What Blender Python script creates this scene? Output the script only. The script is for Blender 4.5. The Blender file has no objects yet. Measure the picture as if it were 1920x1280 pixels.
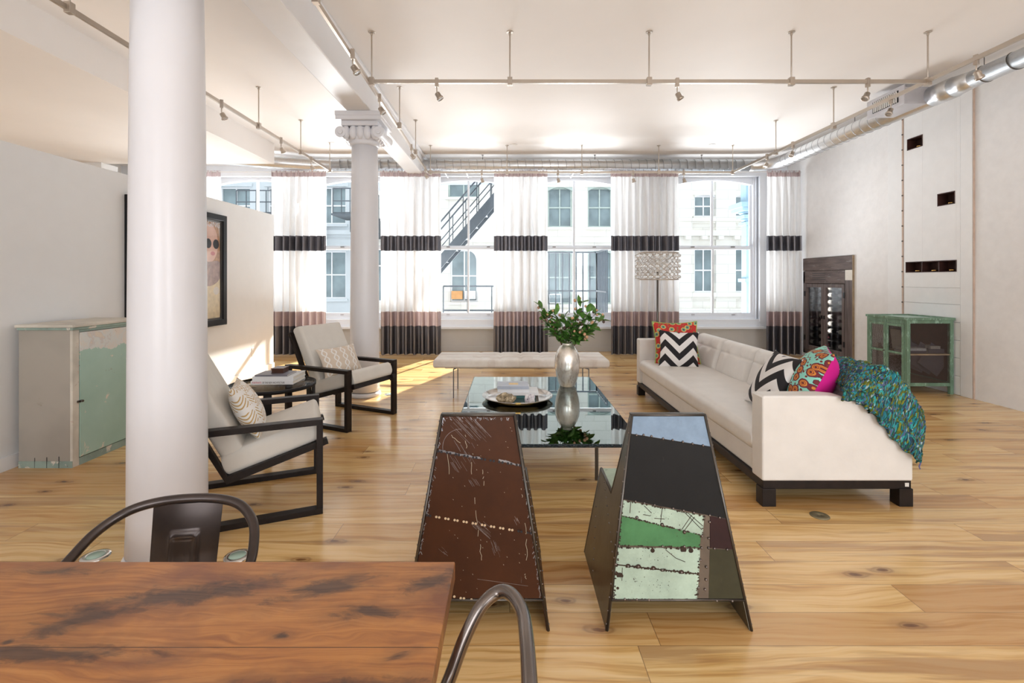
import bpy, bmesh, math, random
from mathutils import Vector, Matrix
random.seed(7)
S = bpy.context.scene
COL = S.collection
PI = math.pi
F = 906.67; CX = 955.0; CY = 524.0; H = 1.4      # pinhole of the 17 mm lens, horizon and eye height

# ------------------------------------------------------------------ camera
cam_d = bpy.data.cameras.new('camera'); cam = bpy.data.objects.new('camera', cam_d); COL.objects.link(cam)
cam_d.sensor_width = 36; cam_d.lens = 17.0; cam_d.clip_start = 0.05; cam_d.clip_end = 200
cam_d.shift_x = 5 / 1920; cam_d.shift_y = -(640 - CY) / 1920
cam.location = (0, 0, H); cam.rotation_euler = (PI / 2, 0, 0)
S.camera = cam

# ------------------------------------------------------------------ world, sun, fill lamps, exposure
w = bpy.data.worlds.new('world'); S.world = w; w.use_nodes = True
bg = w.node_tree.nodes['Background']; bg.inputs[0].default_value = (0.86, 0.93, 1.0, 1); bg.inputs[1].default_value = 1.5
def lamp(name, kind, loc, direction, energy, color=(1, 1, 1), **kw):
    d = bpy.data.lights.new(name, kind); d.energy = energy; d.color = color
    for k, v in kw.items(): setattr(d, k, v)
    o = bpy.data.objects.new(name, d); COL.objects.link(o); o.location = loc
    o.rotation_euler = Vector(direction).to_track_quat('-Z', 'Y').to_euler(); return o
lamp('sun', 'SUN', (6, 20, 14), (-0.28, -0.80, -0.50), 14.0, (1.0, 0.93, 0.82), angle=math.radians(0.6))
# fill lamps added behind the camera, at the rear end of the loft
for k, x in enumerate((-5.4, -1.2, 3.0)):
    lamp('rear_fill_lamp', 'AREA', (x, -3.9, 1.75), (.12 * k - .06, 1, .50), (95, 100, 150)[k], (0.96, 0.98, 1.0), shape='RECTANGLE', size=2.6, size_y=2.7)
# unseen fill lamp added below the sills, brightening ceiling and curtains through the windows
lamp('street_fill_lamp', 'AREA', (0, 15.5, -2.2), (0, -1, .45), 5200, (0.95, 0.97, 1.0), shape='RECTANGLE', size=15.0, size_y=4.5)
S.view_settings.view_transform = 'Standard'; S.view_settings.look = 'None'
S.view_settings.exposure = 0.10; S.view_settings.gamma = 1.0; S.view_settings.use_curve_mapping = False

# ------------------------------------------------------------------ point helpers (photo measurement -> place in the room)
def at(x, y, Y): return Vector(((x - CX) / F * Y, Y, H + (CY - y) / F * Y))
def fl(x, y, z=0.0):
    Y = (H - z) * F / (y - CY); return Vector(((x - CX) / F * Y, Y, z))

# ------------------------------------------------------------------ object helpers
def tag(o, label=None, cat=None, group=None, kind=None):
    if label: o['label'] = label
    if cat: o['category'] = cat
    if group: o['group'] = group
    if kind: o['kind'] = kind
    return o
def thing(name, label, cat, loc=(0, 0, 0), rz=0.0, group=None):
    o = bpy.data.objects.new(name, None); COL.objects.link(o); o.empty_display_size = 0.1
    o.location = loc; o.rotation_euler = (0, 0, rz); return tag(o, label, cat, group)
class MB:
    def __init__(s): s.bm = bmesh.new(); s.uv = s.bm.loops.layers.uv.new('UVMap'); s.mi = 0; s.k = 0
    def face(s, vs, mi=None, smooth=False):
        try: f = s.bm.faces.new(vs)
        except ValueError: return None
        f.material_index = s.mi if mi is None else mi; f.smooth = smooth; return f
    def box(s, a, b, mi=None, M=None):
        (x0, y0, z0), (x1, y1, z1) = a, b
        e = (s.k % 7) * .00018; s.k += 1          # keeps overlapping boxes of one part from sharing a plane
        x0 -= e; y0 -= e; z0 -= e; x1 += e; y1 += e; z1 += e
        P = [(x0, y0, z0), (x1, y0, z0), (x1, y1, z0), (x0, y1, z0), (x0, y0, z1), (x1, y0, z1), (x1, y1, z1), (x0, y1, z1)]
        v = [s.bm.verts.new((M @ Vector(p)) if M else p) for p in P]
        for q in ((3, 2, 1, 0), (4, 5, 6, 7), (0, 1, 5, 4), (1, 2, 6, 5), (2, 3, 7, 6), (3, 0, 4, 7)): s.face([v[i] for i in q], mi)
        return s
    def cbox(s, c, d, mi=None, M=None):
        return s.box([c[i] - d[i] / 2 for i in range(3)], [c[i] + d[i] / 2 for i in range(3)], mi, M)
    def prism(s, pts, vec, mi=None):       # polygon of 3D points extruded along vec
        vec = Vector(vec); a = [s.bm.verts.new(p) for p in pts]; b = [s.bm.verts.new(Vector(p) + vec) for p in pts]
        n = len(pts); s.face(a[::-1], mi); s.face(b, mi)
        for i in range(n): s.face([a[i], a[(i + 1) % n], b[(i + 1) % n], b[i]], mi)
        return s
    def tube(s, pts, r, n=10, mi=None, closed=False, caps=True):
        pts = [Vector(p) for p in pts]; m = len(pts); rs = r if isinstance(r, (list, tuple)) else [r] * m; rings = []; up = None
        for i, p in enumerate(pts):
            if closed: t = (pts[(i + 1) % m] - pts[i - 1])
            else: t = (pts[min(i + 1, m - 1)] - pts[max(i - 1, 0)])
            t.normalize()
            if up is None:
                up = t.orthogonal().normalized()
                if abs(t.z) < 0.9: up = (Vector((0, 0, 1)) - t * t.z).normalized()
            else: up = (up - t * up.dot(t)).normalized()
            sd = t.cross(up)
            rings.append([s.bm.verts.new(p + (up * math.cos(2 * PI * k / n) + sd * math.sin(2 * PI * k / n)) * rs[i]) for k in range(n)])
        for i in range(m if closed else m - 1):
            A = rings[i]; B = rings[(i + 1) % m]
            for k in range(n): s.face([A[k], A[(k + 1) % n], B[(k + 1) % n], B[k]][::-1], mi, True)
        if caps and not closed: s.face(rings[0], mi); s.face(rings[-1][::-1], mi)
        return s
    def cyl(s, a, b, r, n=16, mi=None, r2=None): return s.tube([a, b], [r, r if r2 is None else r2], n, mi)
    def bar(s, a, b, wd, th, mi=None, up=(0, 0, 1)):      # rectangular bar from a to b
        a = Vector(a); b = Vector(b); t = (b - a).normalized(); u = Vector(up); sd = t.cross(u)
        if sd.length < 1e-4: sd = t.cross(Vector((0, 1, 0)))
        sd.normalize(); u = sd.cross(t).normalized()
        q = [(-wd / 2, -th / 2), (wd / 2, -th / 2), (wd / 2, th / 2), (-wd / 2, th / 2)]
        s.prism([a + sd * i + u * j for i, j in q], b - a, mi); return s
    def lathe(s, prof, c=(0, 0, 0), n=32, mi=None, M=None, smooth=True, cap=True):
        c = Vector(c); rings = []
        for r, z in prof:
            ring = []
            if r < 1e-5: p = c + Vector((0, 0, z)); ring = [s.bm.verts.new(M @ p if M else p)]
            else:
                for k in range(n):
                    p = c + Vector((r * math.cos(2 * PI * k / n), r * math.sin(2 * PI * k / n), z)); ring.append(s.bm.verts.new(M @ p if M else p))
            rings.append(ring)
        for A, B in zip(rings, rings[1:]):
            for k in range(n):
                k2 = (k + 1) % n
                if len(A) == 1 and len(B) == 1: continue
                if len(A) == 1: s.face([A[0], B[k2], B[k]][::-1], mi, smooth)
                elif len(B) == 1: s.face([A[k], A[k2], B[0]], mi, smooth)
                else: s.face([A[k], A[k2], B[k2], B[k]], mi, smooth)
        if cap and len(rings[0]) > 1: s.face(rings[0][::-1], mi)
        if cap and len(rings[-1]) > 1: s.face(rings[-1], mi)
        return s
    def ball(s, c, r, n=10, mi=None, sc=(1, 1, 1), M=None):
        m = n // 2 + 1; T = Matrix.Translation(Vector(c)) @ Matrix.Diagonal((sc[0], sc[1], sc[2], 1))
        if M: T = M @ T
        return s.lathe([(r * math.sin(PI * i / m), -r * math.cos(PI * i / m)) if 0 < i < m else (0, -r if i == 0 else r) for i in range(m + 1)], (0, 0, 0), n, mi, T)
    def grid(s, fn, nu, nv, mi=None, smooth=True, closed_u=False):
        V = [[s.bm.verts.new(fn(i / nu, j / nv)) for i in range(nu + 1)] for j in range(nv + 1)]
        for j in range(nv):
            for i in range(nu):
                f = s.face([V[j][i], V[j][i + 1], V[j + 1][i + 1], V[j + 1][i]], mi, smooth)
                if f:
                    for l, (a, b) in zip(f.loops, ((i, j), (i + 1, j), (i + 1, j + 1), (i, j + 1))): l[s.uv].uv = (a / nu, b / nv)
        return s
    def cushion(s, W, D, T, M, edge=0.03, n=28, dents=(), seams=((), (), 0, 0.01), rm=.45, pillow=False, pinch=0.0, sag=0.0, mi=None, puff=0.0):
        # closed soft slab in its own plane, thickness along local Z
        def ax(L, e):
            k = [0.0, .03, .1, .25, .5, .75, 1.0]; lo = [-L / 2 + e * q for q in k]
            return lo + [-L / 2 + e + (L - 2 * e) * i / n for i in range(1, n)] + [-q for q in lo[::-1]]
        if pillow: xs = [-math.cos(PI * i / n) * W / 2 for i in range(n + 1)]; ys = [-math.cos(PI * i / n) * D / 2 for i in range(n + 1)]
        else: xs = ax(W, edge); ys = ax(D, edge)
        rows = {}
        for sgn in (1, -1):
            R = []
            for y in ys:
                row = []
                for x in xs:
                    u = 2 * x / W; v = 2 * y / D
                    if pillow:
                        t = T / 2 * (max(0, 1 - u * u) ** 0.55) * (max(0, 1 - v * v) ** 0.55)
                        px = x * (1 - pinch * (1 - v * v) * abs(u) ** 3); py = y * (1 - pinch * (1 - u * u) * abs(v) ** 3)
                    else:
                        fx = min(1, (W / 2 - abs(x)) / edge); fy = min(1, (D / 2 - abs(y)) / edge)
                        t = T / 2 * (rm + (1 - rm) * math.sqrt(max(0, 1 - (1 - fx) ** 2))) * (rm + (1 - rm) * math.sqrt(max(0, 1 - (1 - fy) ** 2)))
                        t += puff * (1 - u * u) * (1 - v * v); px, py = x, y
                    if sgn > 0:
                        for (du, dv, dd, dr) in dents: t -= dd * math.exp(-((x - du) ** 2 + (y - dv) ** 2) / dr ** 2)
                        for su in seams[0]: t -= seams[2] * math.exp(-((x - su) / seams[3]) ** 2)
                        for sv in seams[1]: t -= seams[2] * math.exp(-((y - sv) / seams[3]) ** 2)
                    row.append((px, py, sgn * t - sag * (1 - u * u) * (1 - v * v)))
                R.append(row)
            rows[sgn] = R
        NX = len(xs); NY = len(ys); V = {}
        for sgn in (1, -1):
            for j in range(NY):
                for i in range(NX):
                    border = i in (0, NX - 1) or j in (0, NY - 1)
                    if pillow and border and sgn < 0: V[(sgn, i, j)] = V[(1, i, j)]
                    else: V[(sgn, i, j)] = s.bm.verts.new(M @ Vector(rows[sgn][j][i]))
        def uvf(f, ij):
            if f:
                for l, (a, b) in zip(f.loops, ij): l[s.uv].uv = (xs[a] / W + .5, ys[b] / D + .5)
        for j in range(NY - 1):
            for i in range(NX - 1):
                q = [(i, j), (i + 1, j), (i + 1, j + 1), (i, j + 1)]
                uvf(s.face([V[(1, a, b)] for a, b in q], mi, True), q)
                q = q[::-1]; uvf(s.face([V[(-1, a, b)] for a, b in q], mi, True), q)
        if not pillow:
            for i in range(NX - 1):
                s.face([V[(-1, i, 0)], V[(-1, i + 1, 0)], V[(1, i + 1, 0)], V[(1, i, 0)]], mi, True)
                s.face([V[(1, i, NY - 1)], V[(1, i + 1, NY - 1)], V[(-1, i + 1, NY - 1)], V[(-1, i, NY - 1)]], mi, True)
            for j in range(NY - 1):
                s.face([V[(1, 0, j)], V[(1, 0, j + 1)], V[(-1, 0, j + 1)], V[(-1, 0, j)]], mi, True)
                s.face([V[(-1, NX - 1, j)], V[(-1, NX - 1, j + 1)], V[(1, NX - 1, j + 1)], V[(1, NX - 1, j)]], mi, True)
        return s
    def build(s, name, mats, parent=None, bevel=0.0, smooth=False, seg=2):
        me = bpy.data.meshes.new(name)
        bmesh.ops.recalc_face_normals(s.bm, faces=s.bm.faces)
        off = Vector((0, 0, 0))
        if parent is None and s.bm.verts:
            vs = [v.co for v in s.bm.verts]
            off = Vector(((min(v.x for v in vs) + max(v.x for v in vs)) / 2, (min(v.y for v in vs) + max(v.y for v in vs)) / 2, min(v.z for v in vs)))
            bmesh.ops.translate(s.bm, verts=s.bm.verts, vec=-off)
        s.bm.to_mesh(me); s.bm.free()
        if smooth:
            for p in me.polygons: p.use_smooth = True
        o = bpy.data.objects.new(name, me); COL.objects.link(o); o.location = off
        for m in (mats if isinstance(mats, (list, tuple)) else [mats]): me.materials.append(m)
        if parent is not None: o.parent = parent
        if bevel:
            b = o.modifiers.new('bevel', 'BEVEL'); b.width = bevel; b.segments = seg; b.limit_method = 'ANGLE'; b.angle_limit = math.radians(50)
            b.harden_normals = False
        return o
def struct(name, mb, mats, parent=None, bevel=0.0):
    o = mb.build(name, mats, parent, bevel)
    if parent is None: o['kind'] = 'structure'
    return o
def copy_tree(o, parent=None):
    c = o.copy(); COL.objects.link(c)
    if parent is not None: c.parent = parent
    for ch in [k for k in bpy.data.objects if k.parent == o]: copy_tree(ch, c)
    return c
def frame(o, x, y):          # matrix with origin o, local x and y axes
    x = Vector(x).normalized(); y = Vector(y); y = (y - x * y.dot(x)).normalized(); z = x.cross(y)
    M = Matrix((x, y, z)).transposed().to_4x4(); M.translation = Vector(o); return M
def text(name, s_, size, M, m, parent, ext=0.0006, align='LEFT', width=None):
    c = bpy.data.curves.new(name, 'FONT'); c.body = s_; c.size = size; c.extrude = ext; c.align_x = align; c.align_y = 'CENTER'
    t = bpy.data.objects.new(name, c); COL.objects.link(t); bpy.context.view_layer.update()
    me = bpy.data.meshes.new_from_object(t.evaluated_get(bpy.context.evaluated_depsgraph_get())); bpy.data.objects.remove(t)
    xs = [v.co.x for v in me.vertices]; k = 1.0
    if width and xs: k = width / (max(xs) - min(xs))
    me.transform(M @ Matrix.Diagonal((k, 1, 1, 1))); me.name = name; me.materials.clear(); me.materials.append(m)
    o = bpy.data.objects.new(name, me); COL.objects.link(o); o.parent = parent; return o
def holed(mb, axis, const, th, a0, a1, z0, z1, holes, mi=0):
    # slab wall at axis const .. const+th made of boxes around rectangular holes (a_lo,a_hi,z_lo,z_hi)
    A = sorted({a0, a1, *[h[0] for h in holes], *[h[1] for h in holes]}); A = [a for a in A if a0 <= a <= a1]
    for p, q in zip(A, A[1:]):
        m = (p + q) / 2; hs = sorted([h for h in holes if h[0] < m < h[1]], key=lambda h: h[2]); z = z0
        for h in hs + [(0, 0, z1, z1)]:
            if h[2] - z > 1e-4:
                if axis == 'x': mb.box((const, p, z), (const + th, q, h[2]), mi)
                else: mb.box((p, const, z), (q, const + th, h[2]), mi)
            z = max(z, h[3])
    return mb

# ------------------------------------------------------------------ materials
class NT:
    def __init__(s, name):
        s.m = bpy.data.materials.new(name); s.m.use_nodes = True; s.t = s.m.node_tree; s.n = s.t.nodes; s.b = s.n['Principled BSDF']; s.out = s.n['Material Output']
    def set(s, sock, v):
        if v is None: return
        if isinstance(v, bpy.types.NodeSocket): s.t.links.new(v, sock)
        elif isinstance(v, (tuple, list)) and len(v) == 3 and sock.type == 'RGBA': sock.default_value = (*v, 1)
        else: sock.default_value = v
    def add(s, typ, ins=None, **props):
        nd = s.n.new(typ)
        for k, v in props.items(): setattr(nd, k, v)
        for k, v in (ins or {}).items(): s.set(nd.inputs[k], v)
        return nd
    def math(s, op, a, b=None, c=None, clamp=False):
        nd = s.n.new('ShaderNodeMath'); nd.operation = op; nd.use_clamp = clamp; s.set(nd.inputs[0], a)
        if b is not None: s.set(nd.inputs[1], b)
        if c is not None: s.set(nd.inputs[2], c)
        return nd.outputs[0]
    def mix(s, f, a, b, blend='MIX'):
        nd = s.n.new('ShaderNodeMix'); nd.data_type = 'RGBA'; nd.blend_type = blend; s.set(nd.inputs[0], f); s.set(nd.inputs[6], a); s.set(nd.inputs[7], b); return nd.outputs[2]
    def ramp(s, f, stops, interp='LINEAR'):
        nd = s.n.new('ShaderNodeValToRGB'); cr = nd.color_ramp; cr.interpolation = interp
        while len(cr.elements) < len(stops): cr.elements.new(0.5)
        for e, (p, c) in zip(cr.elements, stops): e.position = p; e.color = (*c, 1) if len(c) == 3 else c
        s.set(nd.inputs[0], f); return nd.outputs[0]
    def coord(s, kind='Object', scale=(1, 1, 1), rot=(0, 0, 0), loc=(0, 0, 0)):
        if kind == 'World': o = s.add('ShaderNodeNewGeometry').outputs['Position']
        else: o = s.add('ShaderNodeTexCoord').outputs[kind]
        return s.add('ShaderNodeMapping', {'Vector': o, 'Scale': scale, 'Rotation': rot, 'Location': loc}).outputs[0]
    def noise(s, v, scale, detail=4, rough=0.55, dist=0.0, out='Fac'):
        return s.add('ShaderNodeTexNoise', {'Vector': v, 'Scale': scale, 'Detail': detail, 'Roughness': rough, 'Distortion': dist}).outputs[out]
    def bump(s, h, strength=0.2, dist=0.01):
        s.set(s.b.inputs['Normal'], s.add('ShaderNodeBump', {'Height': h, 'Strength': strength, 'Distance': dist}).outputs[0])
    def fin(s, color=None, rough=None, metal=None, **kw):
        s.set(s.b.inputs['Base Color'], color); s.set(s.b.inputs['Roughness'], rough); s.set(s.b.inputs['Metallic'], metal)
        for k, v in kw.items(): s.set(s.b.inputs[k.replace('_', ' ')], v)
        return s.m
def simple(name, col, rough=0.5, metal=0.0, var=0.06, scale=6.0, bump=0.0, bscale=40.0, **kw):
    n = NT(name); c = n.coord('Object'); f = n.noise(c, scale)
    lo = tuple(max(0, q * (1 - var)) for q in col); hi = tuple(min(1, q * (1 + var)) for q in col)
    col_ = n.ramp(f, [(0.3, lo), (0.7, hi)])
    if bump: n.bump(n.noise(c, bscale), bump, 0.004)
    return n.fin(col_, rough, metal, **kw)
M = {}
M['ceiling'] = simple('ceiling_paint', (.86, .825, .80), .6, var=.015, scale=1.5)
M['white'] = simple('white_paint', (.86, .86, .87), .45, var=.015)
M['trimwhite'] = simple('window_trim_paint', (.84, .87, .92), .4, var=.01)
M['column'] = simple('column_gloss_paint', (.77, .77, .81), .3, var=.015, scale=3, bump=.12, bscale=9)
M['beam'] = simple('beam_paint', (.84, .84, .86), .4, var=.02, scale=3, bump=.3, bscale=7)
M['partition'] = simple('partition_paint', (.80, .80, .80), .55, var=.012)
M['sillwall'] = simple('grey_wall_paint', (.58, .57, .55), .6, var=.015)
M['plaster'] = simple('rough_white_plaster', (.87, .86, .86), .75, var=.03, scale=9, bump=.55, bscale=26)
M['siding'] = simple('white_painted_boards', (.88, .88, .885), .5, var=.02, scale=7, bump=.15, bscale=20)
M['black'] = simple('black_paint', (.010, .010, .012), .4, var=.2, Specular_IOR_Level=.25)
M['darkwood'] = simple('espresso_wood', (.014, .009, .008), .42, var=.3, scale=20, Specular_IOR_Level=.28)
M['nickel'] = simple('brushed_nickel', (.50, .44, .38), .33, .85, var=.05)
M['chrome'] = simple('bright_metal', (.75, .75, .75), .15, 1.0, var=.03)
M['steel'] = simple('dark_steel', (.12, .11, .10), .35, .9, var=.15)
M['pale_rod'] = simple('pale_rod_metal', (.72, .66, .60), .4, .6, var=.03)
M['bronze'] = simple('gunmetal_lacquer', (.075, .060, .056), .28, .75, var=.2, scale=8)
M['bronzelt'] = simple('worn_gunmetal_tube', (.20, .17, .155), .22, .9, var=.15, scale=8)
M['leather'] = simple('cream_leather', (.78, .75, .715), .42, var=.035, scale=7, bump=.10, bscale=60)
M['fabric'] = simple('cream_upholstery', (.72, .69, .64), .8, var=.03, scale=10, bump=.12, bscale=220)
M['rust'] = simple('dark_red_brown_wood', (.06, .018, .010), .3, var=.3, scale=20)
M['page'] = simple('book_pages', (.78, .74, .67), .7, var=.06, scale=60)
M['bookwhite'] = simple('white_book_cover', (.80, .82, .85), .35, var=.03)
M['bookgrey'] = simple('grey_book_cover', (.17, .17, .21), .35, var=.15)
M['bookblue'] = simple('blue_grey_book_cover', (.45, .50, .60), .35, var=.1)
M['bookteal'] = simple('teal_book_cover', (.02, .12, .13), .4, var=.1)
M['ink'] = simple('black_ink', (.015, .015, .02), .5, var=.1)
M['redink'] = simple('red_ink', (.55, .02, .06), .5, var=.1)
M['gold'] = simple('gold_metal', (.85, .55, .18), .25, 1.0, var=.1)
M['goldprint'] = simple('yellow_cover_print', (.85, .62, .28), .5, var=.15)
M['glassball'] = simple('crystal', (.93, .93, .92), .05, 0.0, var=.02, Transmission_Weight=.75, IOR=1.45)
M['silver'] = simple('silver_tray', (.50, .47, .44), .14, 1.0, var=.12)
M['niche'] = simple('dark_mahogany', (.050, .018, .014), .5, var=.3, scale=14)
M['copper'] = simple('tan_board_edge', (.58, .44, .36), .5, var=.15)
M['conduit'] = simple('grey_conduit', (.55, .54, .57), .35, .5, var=.05)
M['greyplastic'] = simple('warm_white_plastic', (.82, .80, .77), .4, var=.02)
M['facade'] = None
M['facade_b'] = simple('pale_stone', (.80, .80, .78), .8, var=.06, scale=.8, bump=.2, bscale=3)
M['facade_grey'] = simple('blue_grey_render', (.60, .64, .66), .8, var=.08, scale=.7)
M['outglass'] = simple('street_window_glass', (.24, .31, .33), .2, .0, var=.35, scale=.9)
M['greentrim'] = simple('greenish_window_paint', (.50, .58, .54), .5, var=.08)
M['iron'] = simple('fire_escape_iron', (.07, .085, .10), .6, var=.15)
M['bluecolumn'] = simple('pale_blue_cast_iron', (.27, .40, .48), .5, var=.06)
M['orangebox'] = simple('orange_cardboard', (.75, .38, .15), .7, var=.1)
M['stemwood'] = simple('brown_twig', (.13, .06, .045), .6, var=.2)
M['berry'] = simple('peach_berry', (.62, .36, .21), .5, var=.25, scale=30)
M['darkberry'] = simple('dark_berry', (.10, .06, .05), .5, var=.25, scale=30)
M['bottle'] = simple('dark_wine_glass', (.012, .014, .012), .08, var=.2)
M['label'] = simple('cream_wine_label', (.75, .70, .62), .6, var=.1)
M['foil'] = simple('wine_capsule', (.16, .02, .03), .4, .3, var=.2)
M['street'] = simple('street_asphalt', (.35, .35, .36), .9, var=.1)

def m_stone():
    n = NT('cream_stone_courses'); c = n.coord('World', (1, 1, 1), (PI / 2, 0, 0))
    b = n.add('ShaderNodeTexBrick', {'Vector': c, 'Color1': (.86, .83, .76), 'Color2': (.82, .79, .73), 'Mortar': (.66, .64, .59), 'Scale': 1.0, 'Mortar Size': .014, 'Brick Width': 1.1, 'Row Height': .42})
    return n.fin(n.mix(.25, b.outputs[0], n.ramp(n.noise(n.coord('World'), .9, 5), [(.3, (.66, .63, .58)), (.6, (.9, .88, .83))])), .85)
M['facade'] = m_stone()
def m_galv():
    n = NT('galvanised_spiral_duct'); c = n.coord('World')
    v = n.add('ShaderNodeTexVoronoi', {'Vector': c, 'Scale': 60.0}).outputs['Color']
    g = n.add('ShaderNodeRGBToBW', {0: v}).outputs[0]
    return n.fin(n.ramp(g, [(0, (.66, .68, .70)), (1, (.74, .75, .76))]), n.math('MULTIPLY_ADD', g, .04, .30), .85)
M['galv'] = m_galv()
def m_floor():
    n = NT('hickory_floor_boards'); P = n.add('ShaderNodeNewGeometry').outputs['Position']
    sp = n.add('ShaderNodeSeparateXYZ', {0: P}); x, y = sp.outputs[0], sp.outputs[1]
    pw = .185; yy = n.math('DIVIDE', y, pw); row = n.math('FLOOR', yy); fy = n.math('FRACT', yy)
    r1 = n.add('ShaderNodeTexWhiteNoise', {'W': row}, noise_dimensions='1D').outputs['Value']
    xx = n.math('DIVIDE', n.math('ADD', x, n.math('MULTIPLY', r1, 9.3)), 1.75); brd = n.math('FLOOR', xx); fx = n.math('FRACT', xx)
    rid = n.add('ShaderNodeTexWhiteNoise', {'Vector': n.add('ShaderNodeCombineXYZ', {0: row, 1: brd}).outputs[0]}, noise_dimensions='2D').outputs['Value']
    r2 = n.math('FRACT', n.math('MULTIPLY', rid, 17.7))
    def gv(sx, sy, k): return n.add('ShaderNodeCombineXYZ', {0: n.math('ADD', n.math('MULTIPLY', x, sx), n.math('MULTIPLY', rid, 40)), 1: n.math('MULTIPLY', y, sy), 2: n.math('MULTIPLY', r2, k)}).outputs[0]
    warp = n.noise(gv(1.0, 2.2, 9), 1.6, 2, .5)
    gy = n.math('ADD', n.math('MULTIPLY', y, 20), n.math('MULTIPLY', warp, 3.0))
    gr = n.add('ShaderNodeCombineXYZ', {0: n.math('MULTIPLY', x, .75), 1: gy, 2: n.math('MULTIPLY', rid, 30)}).outputs[0]
    grain = n.noise(gr, 1.6, 5, .6)
    base = n.ramp(grain, [(.25, (.90, .68, .37)), (.48, (.83, .575, .27)), (.60, (.70, .43, .165)), (.78, (.44, .22, .075))])
    tint = n.ramp(rid, [(0, (1.02, 1.0, .98)), (.40, (.97, .95, .91)), (.62, (.88, .79, .70)), (.82, (.72, .58, .46)), (1, (1.08, 1.08, 1.08))])
    col = n.mix(1.0, base, tint, 'MULTIPLY')
    heart = n.noise(gv(.40, 7.0, 5), 1.5, 4, .6, .25)
    hm = n.ramp(n.math('ADD', heart, n.math('MULTIPLY', n.math('SUBTRACT', r2, .5), .16)), [(.56, (0, 0, 0)), (.66, (.75, .75, .75))])
    col = n.mix(n.math('MULTIPLY', hm, .95), col, (.43, .235, .10))
    kv = n.add('ShaderNodeVectorMath', {0: n.add('ShaderNodeCombineXYZ', {0: n.math('MULTIPLY', x, 1.15), 1: n.math('MULTIPLY', y, 3.1), 2: 0.0}).outputs[0], 1: n.add('ShaderNodeVectorMath', {0: n.noise(P, 7, 3, out='Color'), 'Scale': .13}, operation='SCALE').outputs[0]}, operation='ADD').outputs[0]
    vo = n.add('ShaderNodeTexVoronoi', {'Vector': kv, 'Scale': 1.25}, feature='F1', voronoi_dimensions='2D'); d = vo.outputs['Distance']
    cellr = n.add('ShaderNodeSeparateColor', {0: vo.outputs['Color']}).outputs[0]
    on = n.math('GREATER_THAN', cellr, .40)
    knot = n.math('MULTIPLY', on, n.ramp(d, [(.0, (1, 1, 1)), (.035, (.9, .9, .9)), (.05, (.45, .45, .45)), (.075, (.60, .60, .60)), (.10, (.22, .22, .22)), (.22, (0, 0, 0))]))
    col = n.mix(knot, col, (.17, .065, .022))
    gap = n.math('MAXIMUM', n.math('LESS_THAN', n.math('MINIMUM', fy, n.math('SUBTRACT', 1.0, fy)), .007), n.math('LESS_THAN', n.math('MINIMUM', fx, n.math('SUBTRACT', 1.0, fx)), .0009))
    col = n.mix(n.math('MULTIPLY', gap, .65), col, (.12, .06, .03))
    n.bump(n.math('SUBTRACT', n.math('MULTIPLY', grain, .12), n.math('MULTIPLY', gap, .5)), .12, .002)
    return n.fin(col, n.math('MULTIPLY_ADD', grain, .10, .20), 0.0, Coat_Weight=.25, Coat_Roughness=.12)
M['floor'] = m_floor()
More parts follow.
